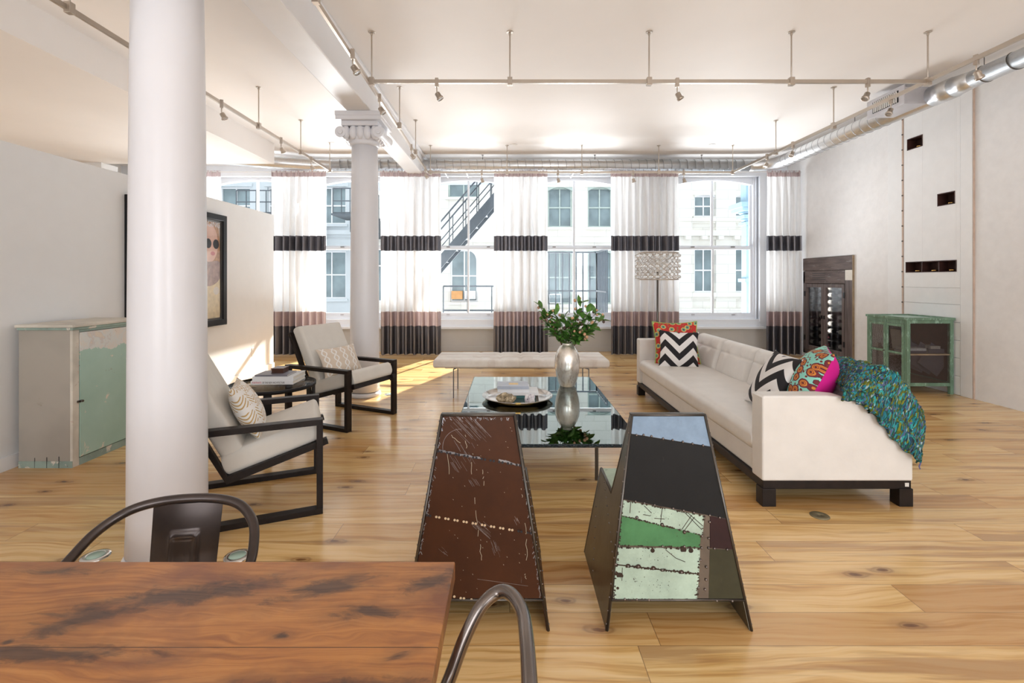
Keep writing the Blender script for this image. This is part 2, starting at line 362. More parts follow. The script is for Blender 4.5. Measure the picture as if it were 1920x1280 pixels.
def m_table():
    n = NT('reclaimed_pine_table_top'); P = n.add('ShaderNodeNewGeometry').outputs['Position']
    sp = n.add('ShaderNodeSeparateXYZ', {0: P}); x, y = sp.outputs[0], sp.outputs[1]
    w1 = n.noise(n.add('ShaderNodeMapping', {'Vector': P, 'Scale': (1.6, 4.5, 1)}).outputs[0], 1.7, 3, .5)
    gv = n.add('ShaderNodeCombineXYZ', {0: n.math('MULTIPLY', x, 2.2), 1: n.math('ADD', n.math('MULTIPLY', y, 60), n.math('MULTIPLY', w1, 7)), 2: 0.0}).outputs[0]
    g = n.noise(gv, 1.5, 6, .62)
    col = n.ramp(g, [(.28, (.55, .25, .080)), (.5, (.46, .19, .055)), (.72, (.28, .10, .036))])
    big = n.noise(n.add('ShaderNodeMapping', {'Vector': P, 'Scale': (1.2, 2.8, 1)}).outputs[0], 2.6, 4, .6, .4)
    col = n.mix(n.ramp(big, [(.46, (0, 0, 0)), (.66, (.85, .85, .85))]), col, (.20, .070, .036))
    nz = n.noise(n.add('ShaderNodeMapping', {'Vector': P, 'Scale': (7, 16, 1)}).outputs[0], 1.6, 5, .68, .6)
    m = None
    for cx, cy, rx, ry, tilt in ((-.70, .985, .15, .028, .28), (-.80, .935, .075, .024, .45), (-.284, .946, .045, .016, 0), (-.385, 1.02, .07, .024, .35), (-.155, 1.045, .05, .030, .3), (-.80, .840, .13, .014, -.02), (-1.02, 1.075, .08, .012, 0), (-.193, .836, .020, .007, .3), (-.90, .868, .007, .007, 0), (-.413, .882, .012, .006, 0), (-.98, .79, .11, .012, .35), (-.28, .76, .15, .02, 0), (-.10, .74, .06, .02, 0)):
        dx = n.math('SUBTRACT', x, cx); dy = n.math('SUBTRACT', n.math('SUBTRACT', y, cy), n.math('MULTIPLY', dx, tilt))
        a = n.math('DIVIDE', dx, rx); b = n.math('DIVIDE', dy, ry)
        d = n.math('SQRT', n.math('ADD', n.math('MULTIPLY', a, a), n.math('MULTIPLY', b, b)))
        m = d if m is None else n.math('MINIMUM', m, d)
    mm = n.math('ADD', m, n.math('MULTIPLY', n.math('SUBTRACT', nz,   .5), 4.6))
    col = n.mix(n.ramp(n.math('MULTIPLY', mm, .3), [(.12, (.88, .88, .88)), (.34, (.5, .5, .5)), (.42, (.25, .25, .25)), (.9, (0, 0, 0))]), col, n.ramp(g, [(.35, (.085, .048, .036)), (.6, (.040, .026, .024))]))
    ln = n.math('LESS_THAN', n.math('ABSOLUTE', n.math('SUBTRACT', y, .855)), .0011)
    col = n.mix(n.math('MULTIPLY', ln, .8), col, (.06, .02, .01))
    n.bump(n.math('SUBTRACT', n.math('MULTIPLY', g, .3), ln), .2, .002)
    return n.fin(col, n.math('MULTIPLY_ADD', g, .18, .26))
M['tabletop'] = m_table()
def m_glass():
    n = NT('clear_table_glass')
    lw = n.add('ShaderNodeLayerWeight', {'Blend': .38}).outputs['Fresnel']
    tr = n.add('ShaderNodeBsdfTransparent', {'Color': (.95, .985, .97)}); gl = n.add('ShaderNodeBsdfGlossy', {'Color': (.90, .97, .95), 'Roughness': .012})
    mx = n.add('ShaderNodeMixShader', {0: n.math('MULTIPLY_ADD', lw, 1.1, .12, clamp=True), 1: tr.outputs[0], 2: gl.outputs[0]})
    n.t.links.new(mx.outputs[0], n.out.inputs[0]); return n.m
M['glass'] = m_glass()
def m_pane(name, tint, refl):
    n = NT(name); lw = n.add('ShaderNodeLayerWeight', {'Blend': .25}).outputs['Fresnel']
    tr = n.add('ShaderNodeBsdfTransparent', {'Color': tint}); gl = n.add('ShaderNodeBsdfGlossy', {'Color': (.95, .97, 1), 'Roughness': .02})
    mx = n.add('ShaderNodeMixShader', {0: n.math('MULTIPLY', lw, refl, clamp=True), 1: tr.outputs[0], 2: gl.outputs[0]})
    n.t.links.new(mx.outputs[0], n.out.inputs[0]); return n.m
M['pane'] = m_pane('window_glass', (.97, .98, .98), .5)
M['cabpane'] = m_pane('cabinet_glass', (.93, .94, .95), .9)
M['darkpane'] = m_pane('smoked_table_glass', (.88, .86, .80), .9)
def m_mesh():
    n = NT('rusty_wire_mesh'); tr = n.add('ShaderNodeBsdfTransparent', {'Color': (1, 1, 1)}); df = n.add('ShaderNodeBsdfDiffuse', {'Color': (.10, .075, .065)})
    sp = n.add('ShaderNodeSeparateXYZ', {0: n.coord('World')}); ms = []
    g = n.add('ShaderNodeNewGeometry').outputs['True Normal']; gx = n.math('ABSOLUTE', n.add('ShaderNodeSeparateXYZ', {0: g}).outputs[0])
    hor = n.math('ADD', n.math('MULTIPLY', gx, sp.outputs[1]), n.math('MULTIPLY', n.math('SUBTRACT', 1.0, gx), sp.outputs[0]))
    for c in (hor, sp.outputs[2]): ms.append(n.math('LESS_THAN', n.math('FRACT', n.math('MULTIPLY', c, 260)), .22))
    mx = n.add('ShaderNodeMixShader', {0: n.math('MAXIMUM', ms[0], ms[1]), 1: tr.outputs[0], 2: df.outputs[0]}); n.t.links.new(mx.outputs[0], n.out.inputs[0]); return n.m
M['mesh'] = m_mesh()
def m_cloth(name, col, trans, transp, rough=.9, sheen=0):
    n = NT(name); c = n.coord('Object', (1, 1, .2)); f = n.noise(c, 30); colr = n.ramp(f, [(.3, tuple(q * .95 for q in col)), (.7, tuple(min(1, q * 1.03) for q in col))])
    df = n.add('ShaderNodeBsdfDiffuse', {'Color': colr}); tl = n.add('ShaderNodeBsdfTranslucent', {'Color': colr}); tp = n.add('ShaderNodeBsdfTransparent', {'Color': (1, 1, 1)})
    a = n.add('ShaderNodeMixShader', {0: trans, 1: df.outputs[0], 2: tl.outputs[0]}); b = n.add('ShaderNodeMixShader', {0: transp, 1: a.outputs[0], 2: tp.outputs[0]})
    if sheen:
        gl = n.add('ShaderNodeBsdfGlossy', {'Color': tuple(min(1, q * 2.2 + .08) for q in col), 'Roughness': .36}); g = n.add('ShaderNodeMixShader', {0: sheen, 1: b.outputs[0], 2: gl.outputs[0]}); b = g
    n.t.links.new(b.outputs[0], n.out.inputs[0]); return n.m
M['sheer'] = m_cloth('white_sheer_voile', (.95, .94, .93), .62, .18)
M['taupe'] = m_cloth('taupe_satin', (.36, .29, .29), .30, 0, sheen=.3)
M['charcoal'] = m_cloth('charcoal_satin', (.085, .082, .092), .15, 0, sheen=.5)
def m_worn(name, base, chips, under, ch=.62, scale=5, rough=.55, metal=0.0, grime=.25, sc=(1, 1, 1)):
    n = NT(name); c = n.coord('Object', sc); a = n.noise(c, scale, 8, .7, .4); b = n.noise(c, scale * .45, 3, .6)
    g = n.noise(c, scale * 2.2, 5, .7)
    col = n.mix(n.ramp(b, [(.42, (0, 0, 0)), (.62, (1, 1, 1))]), base, tuple(q * (1 - grime) for q in base))
    col = n.mix(n.ramp(a, [(ch, (0, 0, 0)), (ch + .03, (1, 1, 1))]), col, chips)
    col = n.mix(n.ramp(g, [(ch + .08, (0, 0, 0)), (ch + .10, (1, 1, 1))]), col, under)
    n.bump(a, .25, .003); return n.fin(col, rough, metal)
M['cupgrey'] = m_worn('aged_grey_paint', (.42, .385, .335), (.36, .32, .26), (.15, .10, .07), .66, 4, .6, grime=.14)
M['cupwhite'] = m_worn('chipped_white_paint', (.74, .69, .60), (.60, .50, .42), (.35, .50, .44), .60, 7, .6)
M['cupgreen'] = m_worn('faded_green_paint', (.32, .42, .37), (.70, .65, .57), (.2, .13, .09), .58, 9, .6)
M['green'] = m_worn('chipped_sea_green_paint', (.17, .29, .20), (.30, .46, .36), (.075, .045, .03), .56, 22, .5, sc=(1, 1, .35))
M['greentop'] = m_worn('worn_pale_green_paint', (.42, .58, .50), (.55, .66, .58), (.2, .18, .12), .60, 6, .5)
M['barn'] = m_worn('weathered_barn_wood', (.15, .11, .10), (.20, .17, .17), (.07, .04, .03), .60, 9, .7, grime=.4, sc=(1, .5, 3))
M['barnv'] = m_worn('weathered_barn_post', (.16, .125, .12), (.21, .185, .18), (.075, .045, .035), .62, 9, .7, grime=.4, sc=(1, 5, .4))
M['shelfwood'] = simple('raw_shelf_wood', (.30, .22, .14), .6, var=.25, scale=9)
def m_door():
    n = NT('peeling_mint_door'); tc = n.coord('Object'); sp = n.add('ShaderNodeSeparateXYZ', {0: tc}); y, z = sp.outputs[1], sp.outputs[2]
    a = n.noise(tc, 6, 9, .72, .6); b = n.noise(tc, 2.2, 6, .7, .4)
    col = n.ramp(n.noise(tc, 3, 3), [(.3, (.36, .53, .45)), (.7, (.43, .60, .52))])
    top = n.math('GREATER_THAN', n.math('ADD', z, n.math('MULTIPLY', n.math('SUBTRACT', b, .5), .35)), .86)
    col = n.mix(top, col, n.ramp(a, [(.4, (.76, .68, .60)), (.55, (.70, .72, .70)), (.7, (.55, .36, .30))]))
    bot = n.math('GREATER_THAN', n.math('ADD', n.math('ADD', n.math('MULTIPLY', z, -1.0), n.math('MULTIPLY', y, .55)), n.math('MULTIPLY', b, .9)), .52)
    col = n.mix(n.math('MULTIPLY', bot, n.math('GREATER_THAN', a, .44)), col, (.70, .58, .48))
    col = n.mix(n.ramp(a, [(.61, (0, 0, 0)), (.62, (1, 1, 1))]), col, (.74, .66, .56))
    col = n.mix(n.ramp(n.noise(tc, 13, 6, .7), [(.66, (0, 0, 0)), (.73, (1, 1, 1))]), col, (.25, .14, .09))
    n.bump(a, .3, .003); return n.fin(col, .6)
M['door'] = m_door()
def m_metal(name, base, streak, chip, ch=.70, rough=.38, metal=.55, scale=5):
    n = NT(name); c = n.coord('Object'); col = n.ramp(n.noise(c, scale, 6, .7), [(.3, tuple(q * .75 for q in base)), (.7, tuple(q * 1.2 for q in base))])
    s1 = n.noise(n.coord('Object', (38, 5, 5), (0, .5, 0)), 1.6, 6, .62)
    area = n.noise(c, 3.1, 2)
    k = n.math('MULTIPLY', n.ramp(s1, [(.66, (0, 0, 0)), (.69, (1, 1, 1))]), n.ramp(area, [(.50, (0, 0, 0)), (.58, (1, 1, 1))]))
    col = n.mix(n.math('MULTIPLY', k, .8), col, streak)
    col = n.mix(n.ramp(n.noise(c, 24, 7, .8), [(ch, (0, 0, 0)), (ch + .02, (1, 1, 1))]), col, chip)
    n.bump(n.noise(c, 14), .1, .004); return n.fin(col, rough, metal, Specular_IOR_Level=.2)
M['mbrown'] = m_metal('red_brown_enamel', (.060, .0185, .005), (.20, .17, .155), (.14, .11, .10), .80, .50, .0)
M['mblue'] = m_metal('scratched_blue_steel', (.20, .27, .36), (.12, .09, .08), (.12, .06, .04), .66, .45, .2)
M['mblack'] = m_metal('black_steel_sheet', (.009, .008, .0075), (.04, .035, .03), (.05, .04, .035), .80, .5, .1)
M['mmint'] = m_metal('chipped_mint_enamel', (.42, .53, .43), (.10, .05, .03), (.045, .025, .015), .63, .4, 0.0)
M['mgreen'] = m_metal('green_enamel', (.075, .21, .085), (.10, .08, .06), (.16, .11, .08), .66, .45, 0.0)
M['molive'] = m_metal('olive_brown_steel', (.045, .040, .020), (.10, .08, .06), (.12, .08, .05), .72, .45, .3)
M['mmaroon'] = m_metal('dark_maroon_steel', (.030, .010, .009), (.08, .05, .05), (.10, .06, .05), .74, .45, .2)
M['mraw'] = m_metal('raw_brown_steel', (.105, .080, .060), (.22, .19, .16), (.05, .025, .02), .68, .35, .7)
M['mraw2'] = m_metal('grey_raw_steel', (.17, .155, .12), (.30, .28, .24), (.06, .03, .02), .74, .32, .75)
M['rivet'] = simple('steel_rivet', (.22, .19, .18), .3, .9, var=.2)
def m_hide():
    n = NT('ivory_hide_patchwork'); c = n.coord('Object'); f = n.noise(c, 3.5, 5, .65)
    br = n.add('ShaderNodeTexVoronoi', {'Vector': n.coord('Object', (3.9, 4.8, 0.0)), 'Scale': 1.0}).outputs['Color']
    col = n.ramp(f, [(.3, (.60, .52, .46)), (.55, (.80, .76, .70)), (.8, (.84, .80, .75))])
    g = n.add('ShaderNodeRGBToBW', {0: br}).outputs[0]
    return n.fin(n.mix(.35, col, n.ramp(g, [(.2, (.62, .52, .46)), (.8, (.85, .82, .78))])), .7, Sheen_Weight=.3)
M['hide'] = m_hide()
def m_chevron():
    n = NT('black_white_chevron_cotton'); sp = n.add('ShaderNodeSeparateXYZ', {0: n.add('ShaderNodeTexCoord').outputs['UV']})
    tri = n.math('ABSOLUTE', n.math('SUBTRACT', n.math('FRACT', n.math('ADD', n.math('MULTIPLY', sp.outputs[0], 1.42), .30)), .5))
    v = n.math('FRACT', n.math('ADD', n.math('MULTIPLY', sp.outputs[1], 2.7), n.math('MULTIPLY', tri, 1.95)))
    return n.fin(n.mix(n.math('GREATER_THAN', v, .5), (.84, .81, .80), (.016, .014, .017)), .85)
M['chevron'] = m_chevron()
def m_floral(name, bgc, c1, c2, c3, c4, dark, scale):
    n = NT(name); uv = n.add('ShaderNodeTexCoord').outputs['UV']
    wv = n.add('ShaderNodeVectorMath', {0: uv, 1: n.add('ShaderNodeVectorMath', {0: n.noise(uv, 14, 2, out='Color'), 'Scale': .03}, operation='SCALE').outputs[0]}, operation='ADD').outputs[0]
    vo = n.add('ShaderNodeTexVoronoi', {'Vector': wv, 'Scale': scale, 'Randomness': .75}, voronoi_dimensions='2D')
    col = n.ramp(vo.outputs['Distance'], [(0, dark), (.09, c2), (.17, dark), (.20, c3), (.29, c1), (.40, dark), (.43, bgc)], 'CONSTANT')
    vo2 = n.add('ShaderNodeTexVoronoi', {'Vector': wv, 'Scale': scale * 2.3}, voronoi_dimensions='2D')
    leaf = n.math('MULTIPLY', n.math('LESS_THAN', vo2.outputs['Distance'], .25), n.math('GREATER_THAN', vo.outputs['Distance'], .46))
    return n.fin(n.mix(leaf, col, c4), .85)
M['redfloral'] = m_floral('red_floral_cotton', (.58, .035, .03), (.66, .05, .035), (.15, .42, .35), (.60, .62, .20), (.20, .22, .07), (.09, .03, .04), 5.2)
M['aquafloral'] = m_floral('aqua_rose_print_cotton', (.30, .70, .60), (.20, .03, .04), (.70, .20, .04), (.75, .28, .05), (.20, .04, .04), (.10, .02, .03), 7.0)
M['pink'] = simple('magenta_cotton', (.66, .004, .26), .8, var=.08)
M['greenpipe'] = simple('lime_piping', (.35, .55, .12), .7)
def m_goldchev():
    n = NT('white_gold_herringbone_cotton'); sp = n.add('ShaderNodeSeparateXYZ', {0: n.add('ShaderNodeTexCoord').outputs['UV']}); u, v = sp.outputs[0], sp.outputs[1]
    t = n.math('ABSOLUTE', n.math('SUBTRACT', n.math('FRACT', n.math('MULTIPLY', u, 3.5)), .5))
    s = n.math('FRACT', n.math('ADD', n.math('MULTIPLY', v, 15), n.math('MULTIPLY', t, 4.0)))
    blk = n.math('FRACT', n.math('ADD', n.math('MULTIPLY', v, 3.4), n.math('MULTIPLY', n.math('FLOOR', n.math('MULTIPLY', u, 4.0)), .37)))
    m_ = n.math('MULTIPLY', n.math('LESS_THAN', s, .38), n.math('LESS_THAN', blk, .72)); m_ = n.math('MULTIPLY', m_, n.math('GREATER_THAN', t, .05))
    return n.fin(n.mix(m_, (.84, .82, .79), (.55, .36, .14)), .8)
M['goldchev'] = m_goldchev()
def m_ogee():
    n = NT('beige_ogee_cotton'); sp = n.add('ShaderNodeSeparateXYZ', {0: n.add('ShaderNodeTexCoord').outputs['UV']}); u, v = sp.outputs[0], sp.outputs[1]
    row = n.math('MULTIPLY', v, 2.2); s = n.math('MULTIPLY', n.math('SINE', n.math('MULTIPLY', row, 2 * PI)), .23)
    a = n.math('ABSOLUTE', n.math('SUBTRACT', n.math('FRACT', n.math('ADD', n.math('MULTIPLY', u, 4.5), s)), .5)); b = n.math('ABSOLUTE', n.math('SUBTRACT', n.math('FRACT', n.math('SUBTRACT', n.math('MULTIPLY', u, 4.5), s)), .5))
    ln = n.math('LESS_THAN', n.math('MINIMUM', a, b), .07)
    return n.fin(n.mix(ln, (.70, .60, .50), (.88, .86, .84)), .8)
M['ogee'] = m_ogee()
def m_knit():
    n = NT('blue_green_chunky_knit'); c = n.add('ShaderNodeTexCoord').outputs['UV']; c = n.add('ShaderNodeMapping', {'Vector': c, 'Scale': (1.0, 1.5, 1)}).outputs[0]
    wv = n.add('ShaderNodeVectorMath', {0: c, 1: n.add('ShaderNodeVectorMath', {0: n.noise(c, 22, 2, out='Color'), 'Scale': .05}, operation='SCALE').outputs[0]}, operation='ADD').outputs[0]
    vo = n.add('ShaderNodeTexVoronoi', {'Vector': wv, 'Scale': 72.0}); g = n.add('ShaderNodeSeparateColor', {0: vo.outputs['Color']}).outputs[0]
    col = n.ramp(g, [(0, (.02, .06, .11)), (.16, (.01, .20, .26)), (.32, (.04, .36, .36)), (.42, (.10, .13, .01)), (.56, (.20, .22, .02)), (.64, (.01, .09, .06)), (.80, (.10, .12, .26)), (.90, (.35, .50, .52)), (.94, (.015, .02, .03))], 'CONSTANT')
    n.bump(n.math('SUBTRACT', 1.0, vo.outputs['Distance']), .9, .01); return n.fin(col, .95)
M['knit'] = m_knit()
def m_vase():
    n = NT('mercury_glass'); c = n.coord('Object', (1, 1, .6)); a = n.noise(c, 16, 8, .75, .8)
    col = n.ramp(a, [(.35, (.90, .89, .87)), (.54, (.76, .71, .64)), (.64, (.42, .36, .30)), (.75, (.86, .83, .78))])
    n.bump(a, .25, .004); return n.fin(col, n.math('MULTIPLY_ADD', a, .25, .10), .70)
M['vase'] = m_vase()
def m_leaf():
    n = NT('glossy_green_leaf'); return n.fin(n.ramp(n.noise(n.coord('Object'), 14, 3), [(.3, (.045, .14, .022)), (.55, (.10, .25, .045)), (.75, (.22, .40, .09))]), .35)
M['leaf'] = m_leaf()
def m_rock(name, a, b, c_, rough):
    n = NT(name); f = n.noise(n.coord('Object'), 30, 5, .7); n.bump(f, .8, .01); return n.fin(n.ramp(f, [(.35, a), (.5, b), (.65, c_)]), rough, .2)
M['pyrite'] = m_rock('golden_crystal_cluster', (.10, .08, .06), (.40, .32, .20), (.72, .62, .45), .25)
M['quartz'] = m_rock('white_quartz', (.45, .43, .52), (.80, .79, .84), (.92, .92, .95), .3)
M['quartzdark'] = m_rock('smoky_rim', (.03, .03, .04), (.15, .14, .16), (.4, .4, .42), .3)
def m_edge():
    n = NT('chipped_glass_edge'); f = n.noise(n.coord('World', (3, 3, 14)), 22, 4, .8); n.bump(f, 1.0, .01); return n.fin(n.ramp(f, [(.4, (.008, .014, .025)), (.58, (.03, .06, .08)), (.68, (.45, .58, .62))]), .15)
M['glassedge'] = m_edge()
def m_poster():
    n = NT('poster_paper'); c = n.coord('Object'); return n.fin(n.ramp(n.noise(c, 2.2, 4), [(.3, (.62, .45, .33)), (.5, (.55, .42, .36)), (.7, (.72, .62, .50))]), .3)
M['poster'] = m_poster()
M['skin'] = simple('printed_skin_tone', (.78, .50, .40), .35, var=.06)
M['lips'] = simple('printed_lips', (.62, .22, .22), .35)
M['hair'] = simple('printed_hair', (.50, .27, .14), .35, var=.3, scale=25)
M['knitprint'] = simple('printed_cream_knit', (.78, .66, .44), .35, var=.12, scale=18)
M['brownprint'] = simple('printed_brown_scarf', (.40, .27, .24), .35, var=.3, scale=16)
M['uplens'] = simple('frosted_green_glass', (.42, .58, .50), .25, var=.05)
M['print'] = None
def m_print():
    n = NT('grey_swirl_print'); v = n.noise(n.coord('Object'), 10, 2, .5, 2.2); s = n.math('FRACT', n.math('MULTIPLY', v, 9))
    return n.fin(n.mix(n.math('LESS_THAN', s, .4), (.30, .28, .28), (.62, .60, .62)), .7)
M['print'] = m_print()
# ================================================================== THE ROOM
ZC = 3.73; XR = 5.45; YB = 9.47; XP = -3.70; XL = -7.6
struct('floor', MB().box((XL, -4, -.12), (XR + .75, YB + .35, 0)), M['floor'])
struct('ceiling', MB().box((XL, -4, ZC), (XR + .75, YB + .35, ZC + .15)), M['ceiling'])
WX = [-5.03, -2.92, -.815, 1.29, 4.045]; WH = .85
holes = [(c - WH, c + WH, .62, 3.42) for c in WX]
mb = holed(MB(), 'y', YB, .35, XL, XR, .44, ZC, holes); struct('wall_back', mb, M['trimwhite'])
struct('wall_back', MB().box((XL, YB - .02, 0), (XR, YB + .35, .44)), M['sillwall'])
struct('trim_1', MB().box((XL, YB - .05, ZC - .10), (XR, YB, ZC)), M['white'])
struct('baseboard_back', MB().box((XL, YB - .035, 0), (XR, YB - .02, .09)), M['sillwall'])
NICHE = [(6.36, 6.606, 3.158, 3.31), (5.897, 6.138, 2.327, 2.483), (5.876, 6.63, 1.495, 1.64)]
CAB = (7.64, 8.94, .06, 1.79)
struct('wall_right', holed(MB(), 'x', XR, .12, -4, YB, 0, ZC, NICHE + [CAB]), M['plaster'])
struct('wall_right', MB().box((XR + .60, -4, 0), (XR + .75, YB, ZC)), M['plaster'])
# panel of white boards standing a little proud of the right wall
mb = holed(MB(), 'x', XR - .014, .014, 5.83, 6.66, 1.30, ZC, NICHE)
z = 0.0
for zz in (.235, .45, .665, .88, 1.095, 1.30): mb.box((XR - .014, 5.83, z + .003), (XR, 6.66, zz - .004)); z = zz
struct('trim_2', mb, M['siding'], bevel=.002)
struct('trim_3', MB().box((XR - .019, 5.67, 0), (XR, 5.825, ZC)), M['siding'], bevel=.004)
struct('trim_4', MB().box((XR - .016, 6.672, 0), (XR, 6.695, ZC)), M['copper'])
struct('trim_5', MB().box((XR - .012, 6.70, .0), (XR, 6.95, ZC)), M['siding'], bevel=.003)
struct('trim_6', MB().box((XR - .020, 5.657, 0), (XR, 5.667, ZC)), M['copper'])
mb = MB()
for k in range(17): mb.cyl((XR - .024, 6.683, .25 + k * .21), (XR - .01, 6.683, .25 + k * .21), .010, 8)
struct('trim_7', mb, M['steel'])
# niches in the right wall
k = 0
for (a, b, c, d), lab in zip(NICHE, ('upper small square wall niche lined in dark wood, nearest the ceiling', 'lower small square wall niche lined in dark wood, at mid height', 'long wall niche with three dark wooden compartments')):
    t = thing('wall_niche', lab, 'wall niche', (XR, (a + b) / 2, c)); e = .008; D = .12; X0 = -.018
    hy = (b - a) / 2; h = d - c
    mb = MB().box((D - e, -hy, 0), (D + .02, hy, h)).box((X0, -hy, 0), (D, -hy + e, h)).box((X0, hy - e, 0), (D, hy, h)).box((X0, -hy, 0), (D, hy, e)).box((X0, -hy, h - e), (D, hy, h))
    if hy > .3:
        mb.build('niche_box', M['niche'], t)
        for q in (-1, 1): MB().box((X0 + .01, q * hy / 3 - .006, e), (D, q * hy / 3 + .006, h - e)).build('divider', M['niche'], t)
        spots = [-hy * 2 / 3, 0, hy * 2 / 3]
    else: mb.build('niche_box', M['niche'], t); spots = [0]
    for i, s_ in enumerate(spots):
        y0 = (a + b) / 2 + s_ - .02
        mb = MB().lathe([(.012, 0), (.028, .004), (.036, .016), (.033, .022), (.012, .018), (0, .02)], (0, 0, 0), 16)
        g = mb.build('tealight_holder', M['gold'])
        g.location = (XR + .035, y0, c + e)
        lb = ('small gold dish in the upper square wall niche', 'small gold dish in the lower square wall niche')[k] if k < 2 else ('small gold dish in the near compartment of the long niche', 'small gold dish in the middle compartment of the long niche', 'small gold dish in the compartment of the long niche closest to the windows')[i]
        tag(g, lb, 'dish', 'gold dishes in the wall niches')
    k += 1
# partition, its baseboard, soffit, rear wall and outer left wall
struct('wall_left', MB().box((XP - .14, -4, 0), (XP, 7.59, 2.415)), M['partition'], bevel=.004)
struct('baseboard_left', MB().box((XP, -4, 0), (XP + .015, 7.59, .10)), M['white'])
struct('wall_left', MB().box((XL - .15, -4, 0), (XL, YB + .35, ZC)), M['partition'])
struct('trim_8', MB().box((XL, -4, 3.387), (-4.04, 8.31, ZC)), M['ceiling'])
struct('trim_9', MB().box((-7.30, 8.20, 0), (-6.92, 8.55, 3.387)), M['partition'])
struct('wall_rear', holed(MB(), 'y', -4.15, .15, XL, XR + .75, 0, ZC, [(x - 1.3, x + 1.3, .6, 3.3) for x in (-5.4, -1.2, 3.0)]), M['white'])
# ceiling beam over the columns
struct('trim_10', MB().box((-1.89, -4, 3.36), (-1.61, YB, ZC)).box((-1.93, -4, ZC - .05), (-1.57, YB, ZC)), M['beam'], bevel=.012)
# sills and windows
for i, c in enumerate(WX):
    wn = thing('window_%d' % (i + 1), None, None, (c, 9.62, .62)); wn['kind'] = 'structure'
    hw = WH
    def B(a, b): return MB().box(a, b)
    mb = MB(); G = .78                                 # glass half width
    mb.box((-hw, -.05, 0), (-G, .12, 2.8)); mb.box((G, -.05, 0), (hw, .12, 2.8)); mb.box((-hw, -.05, 0), (hw, .12, .045))
    mb.box((-hw + .03, -.10, 0), (-G - .035, -.05, 2.8)); mb.box((G + .035, -.10, 0), (hw - .03, -.05, 2.8))
    # arched head: plate with a segmental curve
    N = 20; top = 2.80; pts = []
    for q in range(N + 1):
        u = -G + 2 * G * q / N; pts.append((u, -.03, 2.655 + .09 * (1 - (u / G) ** 2)))
    for q in range(N):
        a, b = pts[q], pts[q + 1]
        mb.prism([a, b, (b[0], -.03, top), (a[0], -.03, top)], (0, .10, 0))
    mb.build('frame', M['trimwhite'], wn)
    MB().box((-G, .03, 1.40), (G, .07, 1.455)).box((-.02, .03, 1.455), (.02, .07, 2.745)).box((-G, .03, 1.40), (-G + .035, .07, 2.65)).box((G - .035, .03, 1.40), (G, .07, 2.65)).build('sash', M['trimwhite'], wn)
    MB().box((-G, -.01, .045), (G, .03, .12)).box((-G, -.01, 1.375), (G, .03, 1.42)).box((-.018, -.01, .12), (.018, .03, 1.38)).box((-G, -.01, .12), (-G + .04, .03, 1.38)).box((G - .04, -.01, .12), (G, .03, 1.38)).build('sash', M['trimwhite'], wn)
    for q in (-.40, .40):
        MB().box((q - .03, -.03, .075), (q + .03, -.008, .095)).build('sash_lift', M['conduit'], wn)
        MB().box((q - .03, -.03, 1.42), (q + .03, .025, 1.435)).build('sash_lock', M['steel'], wn)
    MB().box((-G, .048, 1.45), (G, .052, 2.72)).build('pane', M['pane'], wn)
    MB().box((-G, .008, .12), (G, .012, 1.38)).build('pane', M['pane'], wn)
    mb = MB().box((-hw - .06, -.24, -.18), (hw + .06, -.15, -.135)).box((-hw, -.155, -.14), (hw, -.05, 0))
    mb.build('sill', M['trimwhite'], wn, bevel=.006)
    MB().box((-hw - .10, -.175, -.05), (-hw, -.148, 2.86)).box((hw, -.175, -.05), (hw + .10, -.148, 2.86)).box((-hw - .10, -.175, 2.80), (hw + .10, -.148, 2.90)).build('casing', M['trimwhite'], wn)

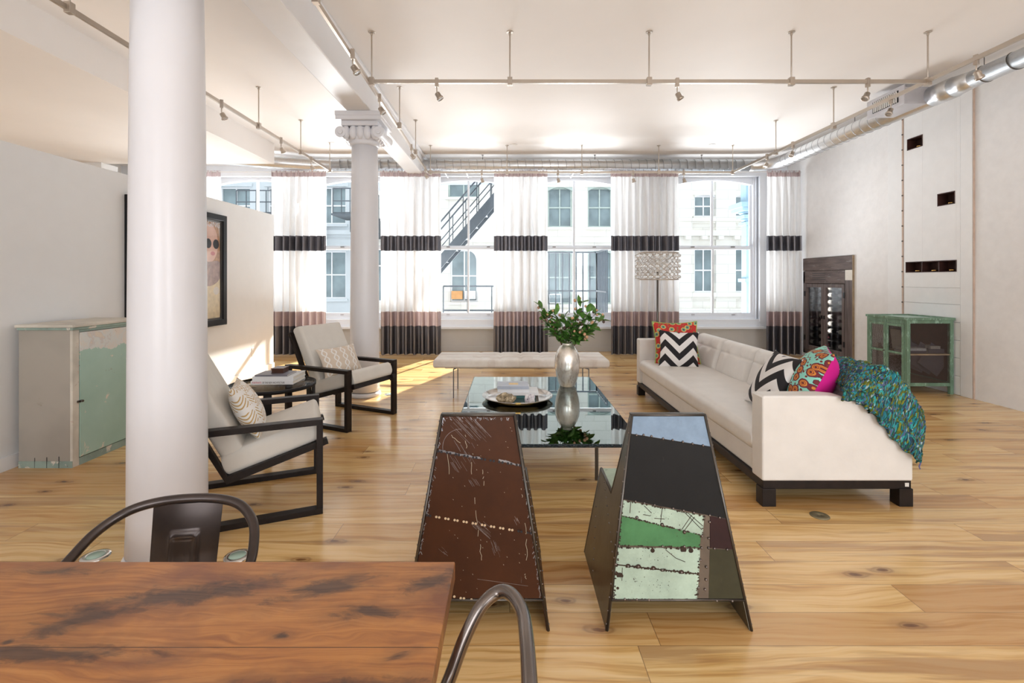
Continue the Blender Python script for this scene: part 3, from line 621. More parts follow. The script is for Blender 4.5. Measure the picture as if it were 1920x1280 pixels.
# ================================================================== OUTSIDE
YF = 22.0; KF = YF / F
def fx_(px): return (px - CX) * KF
def fz_(py): return H + (CY - py) * KF
struct('ground', MB().box((-40, 9.9, -7), (40, 60, -6.8)), M['street'])
def facade(name, label, x0, x1, ztop, m, wins, corn=(), pil=()):
    t = thing(name, label, 'building', ((x0 + x1) / 2, YF, -6.8)); o = t.location.copy()
    L = lambda x, y, z: (x - o.x, y - o.y, z - o.z)
    hs = [(w_[0] - w_[1], w_[0] + w_[1], w_[2], w_[3]) for w_ in wins]
    mb = MB(); holed(mb, 'y', YF, .5, x0, x1, -6.8, ztop, hs); mb.box((x0, YF + .5, -6.8), (x1, YF + 1.8, ztop))
    bmesh.ops.translate(mb.bm, verts=mb.bm.verts, vec=-o); mb.build('wall', m, t)
    for (z, d, hh) in corn: MB().box(L(x0, YF - d, z), L(x1, YF, z + hh)).box(L(x0, YF - d * .5, z - hh * .6), L(x1, YF, z)).build('cornice', m, t)
    for (x, wd, z0, z1) in pil: MB().box(L(x - wd, YF - .12, z0), L(x + wd, YF, z1)).build('pilaster', m, t)
    for (xc, hw, z0, z1, arch, tr) in wins:
        wd = thing('window', None, None, L(xc, YF, z0)); wd.parent = t; wd.name = 'window'
        del_ = None; H_ = z1 - z0
        mb = MB(); fr = .07
        mb.box((-hw, .12, 0), (-hw + fr, .25, H_)).box((hw - fr, .12, 0), (hw, .25, H_)).box((-hw, .12, 0), (hw, .25, fr)).box((-hw, .12, H_ - fr), (hw, .25, H_)).box((-hw, .12, H_ * .5 - .03), (hw, .25, H_ * .5 + .03)).box((-.025, .14, 0), (.025, .25, H_))
        if arch:
            N = 10
            for q in range(N):
                u0 = -hw + 2 * hw * q / N; u1 = -hw + 2 * hw * (q + 1) / N
                f_ = lambda u: H_ - arch + arch * (math.sqrt(max(0, 1 - (u / hw) ** 2)) if arch > .4 else 1 - (u / hw) ** 2)
                mb.prism([(u0, -.03, f_(u0)), (u1, -.03, f_(u1)), (u1, -.03, H_ + .02), (u0, -.03, H_ + .02)], (0, .15, 0))
        mb.build('window_frame', M['greentrim'] if tr == 'g' else M['white'], wd)
        MB().box((-hw, .2, 0), (hw, .22, H_)).build('pane', M['outglass'], wd)
        MB().box((-hw - .1, -.14, -.12), (hw + .1, .1, 0)).build('window_ledge', m, wd); MB().box((-hw - .12, -.07, H_), (hw + .12, .0, H_ + .14)).build('window_head', m, wd)
    return t
P = fx_; Z = fz_
wa = []
for px in (1050, 1125): wa += [(P(px), .56, Z(426), Z(351), .18, 'g'), (P(px), .56, Z(570), Z(470), .18, 'g')]
# building straight across (low enough for the sun to clear its roof)
facade('stone_building', 'cream stone building with arched windows seen through the middle windows', P(668) + .03, P(1176) - .03, 8.0, M['facade'],
       wa + [(P(870), .62, Z(566), Z(468), .60, 'w'), (P(869), .70, Z(370), Z(318), 0, 'g'), (P(975), .56, Z(426), Z(351), .18, 'g'), (P(975), .56, Z(570), Z(470), .18, 'g'), (P(760), .6, Z(566), Z(468), .6, 'w'), (P(706), .45, Z(566), Z(430), 0, 'w')],
       [(Z(455), .18, .22), (Z(590), .2, .25)])
bw = []
for px in (1242, 1321, 1397, 1475): bw += [(P(px), .46, Z(548), Z(465), 0, 'w'), (P(px), .46, Z(406), Z(366), .1, 'w')]
for px in (1321, 1397): bw += [(P(px), .46, Z(700), Z(610), 0, 'w')]
fb = facade('stone_building', 'taller pale stone building with stacked cornices seen through the window by the sofa', P(1176), P(1620), 15.0, M['facade'], bw,
       [(Z(443), .30, .25), (Z(415), .18, .15), (Z(556), .22, .18), (Z(590), .3, .3)], [(P(1278), .45, -6, 15), (P(1359), .45, -6, 15), (P(1436), .45, -6, 15)])
for px in (1285, 1315, 1345, 1375, 1405):
    MB().box((P(px) - .12 - fb.location.x, -.42, Z(450) + 6.8), (P(px) + .12 - fb.location.x, 0, Z(443) + 6.8)).build('bracket', M['facade'], fb)
facade('rendered_building', 'blue grey building behind iron balconies seen through the leftmost windows', P(180), P(668), 8.0, M['facade_grey'],
       [(P(x), .7, Z(b), Z(a), 0, 'w') for x in (440, 530, 620) for a, b in ((350, 420), (470, 560))], [(Z(440), .2, .2)])
def railing(name, label, pts, z0, z1, sp, r=.012, cat='railing'):
    t = thing(name, label, cat, (pts[0][0], pts[0][1], z0)); o = t.location
    loc = [Vector((p[0] - o.x, p[1] - o.y, 0)) for p in pts]; h = z1 - z0
    for a, b in zip(loc, loc[1:]):
        n = max(1, int((b - a).length / sp)); mb = MB()
        for zz in (0.03, h * .5, h): mb.bar(a + Vector((0, 0, zz)), b + Vector((0, 0, zz)), .035, .035)
        mb.build('rail', M['iron'], t); mb = MB()
        for k in range(n + 1): p = a.lerp(b, k / n); mb.bar(p, p + Vector((0, 0, h)), .026, .026, up=(0, 1, 0))
        mb.build('balusters', M['iron'], t)
    return t
def q(px, Y): return ((px - CX) * Y / F, Y)
zt = H + (CY - 473) * 11.2 / F
t = railing('balcony_railing', 'black iron balcony railing outside the window behind the vase', [(.60, 11.2), (2.02, 11.2), (2.02, 10.0)], .25, zt, .155)
MB().box((-.05, -1.38, -.06), (1.45, .03, 0)).build('deck', M['iron'], t)
t = railing('balcony_railing', 'fire escape landing railing outside the window left of the middle curtain', [(-1.50, 11.0), (.15, 11.0)], .15, 1.25, .45)
MB().box((-.05, -1.18, -.05), (1.7, .03, 0)).build('deck', M['iron'], t)
t = railing('balcony_railing', 'small iron balcony on the blue grey building across the street', [(-9.6, 17.0), (-8.2, 17.0), (-8.2, 18.5)], H + (CY - 400) * 17 / F, H + (CY - 357) * 17 / F, .28)
MB().box((-.05, -.05, -.06), (1.45, 1.55, 0)).build('deck', M['iron'], t)
MB().box((.1, 1.5, -.5), (1.3, 4.98, 0)).build('bracket', M['iron'], t)
t = railing('balcony_railing', 'small iron balcony glimpsed between column and leftmost full curtain', [(-6.2, 17.0), (-5.0, 17.0), (-5.0, 18.5)], H + (CY - 400) * 17 / F, H + (CY - 353) * 17 / F, .28)
MB().box((-.05, -.05, -.06), (1.25, 1.55, 0)).build('deck', M['iron'], t)
MB().box((.1, 1.5, -.5), (1.1, 4.98, 0)).build('bracket', M['iron'], t)
# fire escape stair rising to the right
fe = thing('fire_escape_stair', 'grey iron fire escape stair climbing to the right outside the window', 'fire escape', (-1.9, 10.95, .2)); o = fe.location
a = Vector((-2.0, 10.9, 1.15)); b = Vector((.62, 10.9, 4.2))
for dy in (0, -.62):
    MB().bar(a - o + Vector((0, dy, 0)), b - o + Vector((0, dy, 0)), .03, .20).build('stringer', M['iron'], fe)
    MB().bar(a - o + Vector((0, dy, .85)), b - o + Vector((0, dy, .85)), .03, .03).bar(a - o + Vector((0, dy, .45)), b - o + Vector((0, dy, .45)), .02, .02).build('handrail', M['iron'], fe)
    mb = MB()
    for k in range(9): p = a.lerp(b, (k + .5) / 9) - o + Vector((0, dy, 0)); mb.bar(p, p + Vector((0, 0, .85)), .02, .02, up=(0, 1, 0))
    mb.build('balusters', M['iron'], fe)
for k in range(12):
    p = a.lerp(b, (k + .5) / 12) - o; MB().cbox((p.x, p.y - .31, p.z), (.2, .6, .02)).build('tread', M['iron'], fe)
pl = MB().box((-1.85, 9.90, 3.62), (1.1, 11.35, 3.66)).build('sun_blocking_platform', M['iron']); tag(pl, 'iron landing added above the stair to block high sun, over the window heads', 'fire escape')  # slab added over the windows to cut off the high sun
pl = MB().box((-3.3, 9.90, 3.66), (-1.9, 12.6, 3.70)).build('sun_blocking_platform', M['iron']); tag(pl, 'iron landing added high outside to block sun, near the farther column', 'fire escape')  # second slab added outside to shrink the sun patch on the partition
g = MB().box((-.24, 0, 0), (.24, .35, .36)).build('crate', M['orangebox']); g.location = (P(858), YF - .20, Z(560)); tag(g, 'orange box on the arched window ledge across the street', 'box')
ac = thing('air_conditioner', 'white window air conditioner beside the orange box across the street', 'air conditioner', (P(882), YF - .2, Z(560)))
MB().box((-.24, 0, 0), (.24, .4, .36)).build('case', M['white'], ac); MB().box((-.2, -.01, .04), (.2, 0, .32)).build('grille', M['conduit'], ac)
ac = thing('air_conditioner', 'white window air conditioner across the street behind the balcony bars', 'air conditioner', (P(1040), YF - .2, Z(568)))
MB().box((-.28, 0, 0), (.28, .4, .42)).build('case', M['white'], ac); MB().box((-.24, -.01, .04), (.24, 0, .38)).build('grille', M['outglass'], ac)
# cast iron shopfront column outside the right window
cc = thing('street_column', 'pale blue cast iron column with capital just outside the right window', 'column', (5.13, 10.35, -6.8))
MB().box((-.11, -.11, 0), (.11, .11, 9.45)).build('shaft', M['bluecolumn'], cc)
mb = MB()
for (hw, z0, z1) in ((.15, 9.36, 9.42), (.19, 9.50, 9.57), (.26, 9.64, 9.72), (.30, 9.72, 9.82), (.16, 8.15, 8.22)): mb.box((-hw, -hw, z0), (hw, hw, z1))
mb.lathe([(.13, 9.42), (.15, 9.46), (.17, 9.50)], (0, 0, 0), 16); mb.lathe([(.16, 9.57), (.23, 9.64)], (0, 0, 0), 16)
mb.box((-.12, -.12, 9.82), (.12, .12, 12.0)).build('capital', M['bluecolumn'], cc)

# ================================================================== COLUMNS
def column(x, y, lab):
    t = thing('cast_iron_column', lab, 'column', (x, y, 0))
    pr = [(.192, 0), (.192, .025), (.186, .035), (.179, .05)] 
    MB().lathe(pr, (0, 0, 0), 48).build('base', M['column'], t)
    MB().lathe([(.178, .06), (.172, .25), (.168, 1.2), (.160, 2.4), (.152, 3.02)], (0, 0, 0), 64).build('shaft', M['column'], t)
    cp = MB().lathe([(.152, 3.0), (.170, 3.01), (.176, 3.03), (.170, 3.05), (.19, 3.08), (.19, 3.20)], (0, 0, 0), 40)
    cp.box((-.215, -.215, 3.205), (.215, .215, 3.26)).box((-.265, -.265, 3.26), (.265, .265, 3.31)).box((-.27, -.27, 3.305), (.27, .27, 3.36))
    c = cp.build('capital', M['column'], t, bevel=.006)
    for s_ in range(4):
        R = Matrix.Rotation(s_ * PI / 2, 4, 'Z'); mb = MB()
        for k in range(5):
            mb.ball((-.168 + k * .084, -.175, 3.135), .048, 12, sc=(1, .95, 1.75), M=R)
        mb.build('fluting', M['column'], c)
    for sx in (-1, 1):
        mb = MB(); 
        for ring in (0, 1):
            mb.tube([(sx * .222, -.22 + .44 * k / 6, 3.13) for k in range(7)], [.066, .060, .050, .046, .050, .060, .066], 20)
            break
        mb.cyl((sx * .222, -.235, 3.13), (sx * .222, -.21, 3.13), .03, 16)
        mb.build('volute', M['column'], c, bevel=.004)
    return t
column(-1.73, 2.455, 'thick glossy white column in the foreground beside the mint cupboard')
column(-1.755, 5.87, 'farther white column with scrolled capital carrying the beam near the windows')
UL = [('floor uplight left of the foreground column, green glass in metal ring', (-2.093, 2.446)), ('floor uplight right of the foreground column, behind the chair hoop', (-1.375, 2.446)), ('small floor uplight at the foot of the farther column', (-1.46, 5.90))]
for lb, (x, y) in UL:
    t = thing('floor_uplight', lb, 'floor light', (x, y, 0), group='floor uplights')
    MB().lathe([(.064, .0), (.062, .006), (.045, .009), (.037, .007), (.036, .0)], (0, 0, 0), 32, cap=False).build('ring', M['chrome'], t)
    MB().lathe([(.040, .002), (.038, .0085), (0, .0095)], (0, 0, 0), 32).build('lens', M['uplens'], t)
d = MB().lathe([(.052, 0), (.052, .004), (.046, .006), (.008, .006), (.006, .003), (0, .003)], tuple(fl(1537, 967)), 32).build('floor_socket_cover', simple('brass_floor_plate', (.28, .24, .15), .45, .6))
tag(d, 'round brass floor socket cover in front of the sofa', 'floor socket')

# ================================================================== TRACK LIGHTING
ZT = H + 1.863
def track(label, a, b, rods, grp=None):
    a = Vector((a[0], a[1], ZT)); b = Vector((b[0], b[1], ZT)); t = thing('light_track', label, 'light track', a)
    MB().bar((0, 0, 0), b - a, .022, .035).build('rail', M['nickel'], t)
    for (x, y) in rods:
        p = Vector((x, y, ZT)) - a
        mb = MB().cyl(p, (p.x, p.y, ZC - ZT), .007, 8).cyl((p.x, p.y, ZC - ZT - .006), (p.x, p.y, ZC - ZT), .032, 16).cyl((p.x, p.y, ZC - ZT - .03), (p.x, p.y, ZC - ZT), .011, 10)
        mb.cbox(p, (.045, .045, .075)); mb.build('support_rod', M['nickel'], t, bevel=.002)
    return t
NY = 4.553; FY = 8.40
track('long brushed metal light track crossing the nearer ceiling', (-1.30, NY), (3.957, NY), [(-1.296, NY), (.005, NY), (1.316, NY), (2.656, NY), (3.94, NY)])
track('thin light track running in front of the windows', (-1.42, FY), (3.88, FY), [(-1.37, FY), (-.04, FY), (1.26, FY), (2.595, FY), (3.88, FY)])
track('light track running along the beam above the coffee table', (-1.27, 2.2), (-1.42, FY), [(-1.28, 3.2), (-1.33, 5.86), (-1.37, 7.07)])
track('light track running along the round duct on the right', (3.95, 2.6), (3.88, FY), [(3.93, 5.86), (3.905, 7.085)])
track('light track on the left running past the soffit', (-3.02, 1.5), (-3.06, 8.26), [(-3.02, 3.32), (-3.04, 5.865), (-3.05, 7.07), (-3.06, 8.24)])
def spot(x, y, az, tilt, label, grp):
    t = thing('track_spotlight', label, 'spotlight', (x, y, ZT - .2), az, grp)
    MB().cbox((0, 0, .19), (.032, .032, .085)).cyl((0, 0, .10), (0, 0, .16), .006, 8).build('clip', M['nickel'], t, bevel=.003)
    R = Matrix.Translation((0, 0, .095)) @ Matrix.Rotation(tilt, 4, 'Y')
    mb = MB().lathe([(.016, .0), (.024, -.006), (.026, -.05), (.034, -.056), (.034, -.072), (.029, -.072), (.027, -.060)], (0, 0, 0), 20, M=R); mb.cyl(R @ Vector((0, -.03, -.018)), R @ Vector((0, .03, -.018)), .006, 8); mb.build('head', M['nickel'], t)
    MB().lathe([(.028, -.068), (.018, -.064), (0, -.060)], (0, 0, 0), 20, M=R).build('lens', M['glassball'], t)
    return t
for x, az, lb in ((-.683, 0, 'left spotlight on the nearer cross track'), (1.58, PI, 'middle spotlight on the nearer cross track'), (3.375, .2, 'right spotlight on the nearer cross track, before the corner')): spot(x, NY, az, -.55 if az == 0 else .5, lb, 'spotlights on the nearer cross track')
for x, lb in ((-.48, 'first spotlight from the left on the track before the windows'), (.843, 'second spotlight from the left on the track before the windows'), (2.15, 'third spotlight from the left before the windows, above the floor lamp'), (3.03, 'fourth spotlight from the left before the windows, over the last window')): spot(x, FY, .3, -.3, lb, 'spotlights before the windows')
for x, y, lb in ((-1.29, 3.98, 'nearest spotlight on the track beside the beam'), (-1.325, 4.94, 'second nearest spotlight beside the beam, next to the capital'), (-1.375, 6.78, 'spotlight beside the beam just past the capital'), (-1.41, 8.1, 'farthest spotlight on the track beside the beam')): spot(x, y, .1, -.6, lb, 'spotlights beside the beam')
for x, y, lb in ((3.94, 4.08, 'nearest spotlight on the right track, in front of the slim duct'), (3.93, 4.98, 'spotlight hanging in front of the duct vent'), (3.90, 6.65, 'third spotlight along the duct towards the windows'), (3.89, 7.30, 'farthest spotlight on the right track near the duct bend')): spot(x, y, .3, -.7 if y < 4.5 else .5, lb, 'spotlights along the duct')
for x, y, lb in ((-3.035, 5.1, 'nearest spotlight on the left track, right of the foreground column'), (-3.045, 6.45, 'middle spotlight on the left track'), (-3.055, 7.45, 'farthest spotlight on the left track, above the first curtain')): spot(x, y, .6, -.5, lb, 'spotlights on the left track')
for (px, py) in ((598, 277), (963, 273), (1337, 271)):
    pass
for k, (x, y, lb) in enumerate(((-3.0, 8.25, 'small flat ceiling disc above the first curtain'), (.08, 8.35, 'small flat ceiling disc near the middle curtain'), (3.5, 8.35, 'small flat ceiling disc above the right window'))):
    d = MB().lathe([(.055, -.006), (.06, -.002), (.06, 0)], (x, y, ZC - .001), 24).build('ceiling_disc', M['greyplastic']); tag(d, lb, 'ceiling fitting')

# ================================================================== ROUND DUCT
M['ductseam'] = simple('duct_seam_metal', (.40, .41, .43), .4, .5)
ZD = H + 2.13; XD = 4.93; YD = 9.05; R1 = .112; R2 = .090
t = thing('spiral_duct', 'galvanised spiral air duct running along the window wall and right wall', 'duct', (XD, 1.5, ZD)); o = t.location.copy()
def seams(mb, pts, r, sp):
    acc = 0
    for a, b in zip(pts, pts[1:]):
        L = (b - a).length; d = (b - a).normalized(); s_ = sp - acc
        while s_ < L:
            c = a + d * s_; U = d.orthogonal().normalized(); Vv = d.cross(U)
            mb.tube([c + (U * math.cos(2 * PI * k / 28) + Vv * math.sin(2 * PI * k / 28)) * r + d * (.07 * k / 28 - .035) for k in range(29)], .0055, 5); s_ += sp
        acc = (acc + L) % sp
V = Vector
RB = .45; arc = [V((XD - RB + RB * math.cos(a_), YD - RB + RB * math.sin(a_), ZD)) for a_ in [PI / 2 * k / 8 for k in range(9)]]
arcL = [V((-3.3, YD, ZD)), V((-3.65, YD - .04, ZD)), V((-4.05, YD - .16, ZD)), V((-4.5, YD - .35, ZD)), V((-5.1, YD - .6, ZD))]
def pth(mb, pts, r): return mb.tube([p - o for p in pts], r, 28)
pth(MB(), [V((XD, 5.62, ZD))] + arc, R1).build('bend', M['galv'], t)
pth(MB(), [arc[-1], arcL[0]], R1).build('back_run', M['galv'], t)
pth(MB(), arcL, R1).build('bend', M['galv'], t)
pth(MB(), [V((XD, 5.35, ZD)), V((XD, 5.62, ZD))], R1 + .004).build('collar', M['galv'], t)
pth(MB(), [V((XD, 5.13, ZD)), V((XD, 5.35, ZD))], [R2, R1]).build('reducer', M['galv'], t)
pth(MB(), [V((XD, -3.9, ZD)), V((XD, 5.15, ZD))], R2).build('slim_run', M['galv'], t)
mb = MB(); seams(mb, [p - o for p in [V((XD, 6.2, ZD)), V((XD, YD - RB, ZD))]], R1, .15); mb.build('seam', M['ductseam'], t)
mb = MB(); seams(mb, [p - o for p in [arc[-1], arcL[0]]], R1, .15); mb.build('seam', M['ductseam'], t)
mb = MB(); seams(mb, [p - o for p in [V((XD, -1, ZD)), V((XD, 5.1, ZD))]], R2, .30); mb.build('seam', M['steel'], t)
for y in (2.3, 5.02, 6.9): MB().cyl((0, y - o.y, R2), (0, y - o.y, ZC - ZD), .004, 6).cyl((0, y - o.y, ZC - ZD - .005), (0, y - o.y, ZC - ZD), .02, 10).build('hanger', M['steel'], t)
for x in (-2.6, -.5, 1.6, 3.6): MB().cyl((x - XD, YD - o.y, R1), (x - XD, YD - o.y, ZC - ZD), .005, 6).cyl((x - XD, YD - o.y, ZC - ZD - .006), (x - XD, YD - o.y, ZC - ZD), .02, 10).build('hanger', M['steel'], t)
MB().box((-.36, 5.62 - o.y, -.085), (.02, 6.12 - o.y, .11)).box((-.375, 5.58 - o.y, -.10), (-.36, 6.16 - o.y, .125)).build('register_box', M['conduit'], t, bevel=.003)
MB().box((-.378, 5.66 - o.y, -.055), (-.374, 6.06 - o.y, .085)).build('register_recess', M['black'], t)
for k in range(13): MB().box((-.386, 5.68 - o.y + k * .029, -.05), (-.376, 5.692 - o.y + k * .029, .08)).build('louvre', M['greyplastic'], t)
# white pipe along the top of the window wall
pp = MB().tube([(4.9, 9.33, ZC - .10), (-3.3, 9.33, ZC - .10), (-3.9, 9.25, ZC - .10), (-5, 8.9, ZC - .10)], .035, 14).build('ceiling_pipe', M['white']); tag(pp, 'thin white pipe running above the duct along the window wall', 'pipe')

# ================================================================== CURTAINS
YC = 8.94
def curtain(px0, px1, label, seed, flare=0.0, split=False):
    x0 = (px0 - CX) * YC / F; x1 = (px1 - CX) * YC / F; xc = (x0 + x1) / 2; wd = x1 - x0
    t = thing('curtain', label, 'curtain', (xc, YC, 0), group='striped floor length curtains')
    rnd = random.Random(seed); nf = max(5, int(wd / .125)); ph = rnd.random() * 6
    jit = [rnd.uniform(-.35, .35) for _ in range(nf + 3)]; am = [rnd.uniform(.6, 1.15) for _ in range(nf + 3)]
    zt_, zb_ = H + 204 * YC / F, .02
    def fn(z0, z1, d=0):
        def f(u, v):
            z = z0 + (z1 - z0) * v; h = (zt_ - z) / (zt_ - zb_); k = u * nf + jit[int(u * nf)] * (1 - abs(2 * (u * nf % 1) - 1)) * .5
            A = (.022 + .050 * min(1, h * 2.2)) * am[int(min(u * nf + .5, nf + 1))]
            top = max(0, 1 - h * 9)
            y = A * math.sin(2 * PI * k + ph) * (1 - .5 * top) + .016 * math.sin(2 * PI * k * 2.5 + ph * 2) * (top * 1.1 + .12)
            x = (u - .5) * wd * (1 + flare * (h - .3)) + .010 * math.sin(2 * PI * k * 2) * (1 - top)
            return Vector((x, y + d, z))
        return f
    zz = [zt_, H + 193 * YC / F, H + 82 * YC / F, H + 54 * YC / F, H - 60 * YC / F, H - 87 * YC / F, zb_]
    for (a, b, nm, mt, d) in ((zz[0], zz[1], 'header_band', 'taupe', 0), (zz[1], zz[2], 'sheer_panel', 'sheer', 0), (zz[2], zz[3], 'middle_band', 'charcoal', -.002), (zz[3], zz[4], 'sheer_panel', 'sheer', 0), (zz[4], zz[5], 'taupe_band', 'taupe', 0), (zz[5], zz[6], 'hem_band', 'charcoal', 0)):
        MB().grid(fn(b, a, d), nf * 12, 6, smooth=True).build(nm, M[mt], t)
    return t
curtain(340, 414, 'curtain mostly hidden behind the foreground column, only its top showing', 1)
curtain(510, 612, 'curtain behind the far armchair, left of the farther column', 2)
curtain(712, 826, 'curtain just right of the farther column', 3)
curtain(926, 1027, 'middle curtain, left of the flower vase', 4, .03)
curtain(1145, 1272, 'wide curtain right behind the crystal floor lamp', 5)
curtain(1437, 1500, 'narrow curtain in the corner by the wine cabinet', 6)
for k, (a, b) in enumerate(((-6.2, -1.0), (-1.0, 5.40))):
    t = thing('curtain_rod', ('thin white curtain rod over the left windows', 'thin white curtain rod over the right windows')[k], 'curtain rod', (a, YC, H + 1.992))
    MB().cyl((0, 0, 0), (b - a - .01, 0, 0), .012, 10).build('rod', M['white'], t)
    for j in range(4): x = .2 + (b - a - .4) * j / 3; MB().bar((x, 0, 0), (x, YB - YC, 0), .015, .015).build('bracket', M['white'], t)

# ================================================================== SOFA
t = thing('sofa', 'long low cream leather sofa with tufted back and dark wood base', 'sofa', (2.02, 4.45, 0)); o = t.location
Y0, Y1 = 2.98 - 4.45, 5.93 - 4.45; X0, X1 = 1.56 - 2.02, 2.49 - 2.02
def PY(x, y, z): return (x, y, z)
prof = [(X0, .158), (X0, .672), (X0 + .012, .684), (X0 + .40, .684), (X0 + .50, .675), (X0 + .575, .652), (X0 + .64, .615), (X0 + .72, .545), (X0 + .82, .44), (X0 + .895, .355), (X1, .325), (X1, .158)]
for y0, y1 in ((Y0, Y0 + .135), (Y1 - .135, Y1)):
    MB().prism([(x, y0, z) for x, z in prof], (0, y1 - y0, 0)).build('arm', M['leather'], t, bevel=.012, seg=3)
MB().box((X0 + .03, Y0 + .13, .158), (X1 - .01, Y1 - .13, .300)).build('seat_base', M['leather'], t, bevel=.012)
bp = [(X0 + .70, .158), (X0 + .72, .44), (X0 + .79, .62), (X0 + .85, .62), (X1 - .02, .36), (X1 - .02, .158)]
MB().prism([(x, Y0 + .13, z) for x, z in bp], (0, Y1 - Y0 - .26, 0)).build('back_frame', M['leather'], t, bevel=.02, seg=3)
L = Y1 - Y0 - .27
mb = MB(); fr = frame((X0 + .362, 0, .370), (1, 0, 0), (0, 1, 0)); mb.cushion(.73, L, .150, fr, edge=.05, n=30, puff=.016, rm=.3, seams=((), (-.30, .30), 0, .02))
mb.build('seat_cushion', M['leather'], t)
wc = L / 4; rn = random.Random(3)
for k in range(4):
    yc = Y0 + .135 + wc * (k + .5); a = math.radians(17)
    fr = frame((X0 + .725, yc, .575), (0, -1, 0), (math.sin(a), 0, math.cos(a)))
    dn = [(x, .055, .026, .035) for x in (-.12, .12)]
    MB().cushion(wc - .014, .385, .165, fr, edge=.055, n=30, dents=dn, seams=((-.12, .12), (.055,), .008, .010), puff=.022, rm=.0).build('back_cushion', M['leather'], t)
MB().box((X0 + .01, Y0 + .01, .105), (X1 - .005, Y1 - .01, .158)).build('base_rail', M['darkwood'], t, bevel=.003)
for x in (X0, X1 - .085):
    for y in (Y0, 0 - .04, Y1 - .08): MB().box((x, y, 0), (x + .085, y + .08, .110)).build('leg', M['darkwood'], t, bevel=.003)
tg = MB()
for a, b in ((0, 0), (.012, 0), (0, .012), (.012, .012)): tg.box((X1 - .045 + a, Y0 + .006, .122 + b), (X1 - .035 + a, Y0 + .0095, .132 + b))
tg.build('maker_tag', M['greyplastic'], t)
# ------------------------------------------------ cushions on the sofa
def pillow(name, label, W, D, T, c, xa, ya, mt, pipe=None, back=None, group=None):
    mb = MB(); c = Vector(c); fr = frame((0, 0, 0), xa, ya); mb.cushion(W, D, T, fr, n=26, pillow=True, pinch=.10)
    mats = [M[mt]]
    if back:
        mats.append(M[back]); nz = fr.to_3x3() @ Vector((0, 0, 1)); mb.bm.normal_update()
        for f in mb.bm.faces:
            if f.calc_center_median().dot(nz) < -T * .04: f.material_index = 1
    t = thing(name, label, 'pillow', c, group=group); mb.build('cover', mats, t)
    if pipe:
        pts = []
        for i in range(80):
            s_ = i / 80 * 4; e = int(s_); u = -1 + 2 * (s_ - e)
            x, y = [(u, -1), (1, u), (-u, 1), (-1, -u)][e]
            px = x * W / 2 * (1 - .10 * (1 - y * y) * abs(x) ** 3); py = y * D / 2 * (1 - .10 * (1 - x * x) * abs(y) ** 3)
            pts.append(fr @ Vector((px, py, 0)))
        MB().tube(pts, .006, 8, closed=True).build('piping', M[pipe], t)
    return t
pillow('throw_pillow', 'large red floral pillow with lime piping in the far corner of the sofa', .50, .50, .15, (1.91, 5.54, .675), (1, -.14, .02), (.02, .30, .95), 'redfloral', 'greenpipe')
pillow('throw_pillow', 'black and white chevron pillow leaning on the red floral pillow', .43, .43, .14, (1.87, 5.34, .625), (1, -.18, -.05), (.08, .30, .95), 'chevron')
pillow('throw_pillow', 'black and white chevron pillow leaning on the aqua pillow at the near arm', .46, .46, .15, (1.93, 3.55, .655), (-.12, -.99, 0), (.50, -.08, .86), 'chevron')
pp_ = pillow('throw_pillow', 'aqua rose print pillow with bright magenta back near the near arm', .52, .50, .27, (2.10, 3.36, .70), (-.47, -.88, 0), (.42, -.12, .90), 'aquafloral', back='pink')
# ------------------------------------------------ knitted throw
def throw():
    near = [(2.02, .695), (2.10, .682), (2.17, .650), (2.26, .565), (2.36, .455), (2.44, .365), (2.485, .325), (2.50, .31)]
    far = [(2.14, .71), (2.25, .80), (2.38, .815), (2.49, .77), (2.58, .68), (2.635, .57), (2.65, .47), (2.64, .38)]
    def cr(P, v):
        s_ = v * (len(P) - 1); i = min(int(s_), len(P) - 2); f = s_ - i
        p0 = P[max(i - 1, 0)]; p1 = P[i]; p2 = P[i + 1]; p3 = P[min(i + 2, len(P) - 1)]
        return [.5 * (2 * p1[k] + (p2[k] - p0[k]) * f + (2 * p0[k] - 5 * p1[k] + 4 * p2[k] - p3[k]) * f * f + (3 * p1[k] - p0[k] - 3 * p2[k] + p3[k]) * f ** 3) for k in (0, 1)]
    def f(u, v):
        a = cr(near, v); b = cr(far, v); m = min(1, u * 3.2); m = m * m * (3 - 2 * m)
        x = a[0] + (b[0] - a[0]) * m; z = a[1] + (b[1] - a[1]) * m
        bump = .008 * math.sin(u * 40 + v * 9) + .006 * math.sin(v * 55 + u * 13) + .004 * math.sin(u * 130) * math.sin(v * 150)
        if u < .07: z -= .045 * (1 - u / .07)
        return Vector((x + bump * .8, 2.948 + max(0, u - .05) * .70 + .010 * u + .015 * math.sin(v * 14), z + bump + .012))
    mb = MB(); mb.grid(f, 90, 90); o = mb.build('blanket', M['knit'], thing('knitted_throw', 'chunky blue and green knitted throw draped over the near back corner of the sofa', 'throw blanket', (0, 0, 0)))
    o.parent.location = (2.4, 3.1, .35); o.location = -o.parent.location
    s_ = o.modifiers.new('thickness', 'SOLIDIFY'); s_.thickness = .014; s_.offset = 1
    MB().tube([Vector(p) - o.parent.location for p in ((2.505, 2.955, .345), (2.50, 2.95, .32), (2.512, 2.95, .29), (2.50, 2.95, .26), (2.506, 2.95, .245))], .004, 6).build('tassel', simple('violet_yarn', (.14, .14, .35), .9), o.parent)
throw()

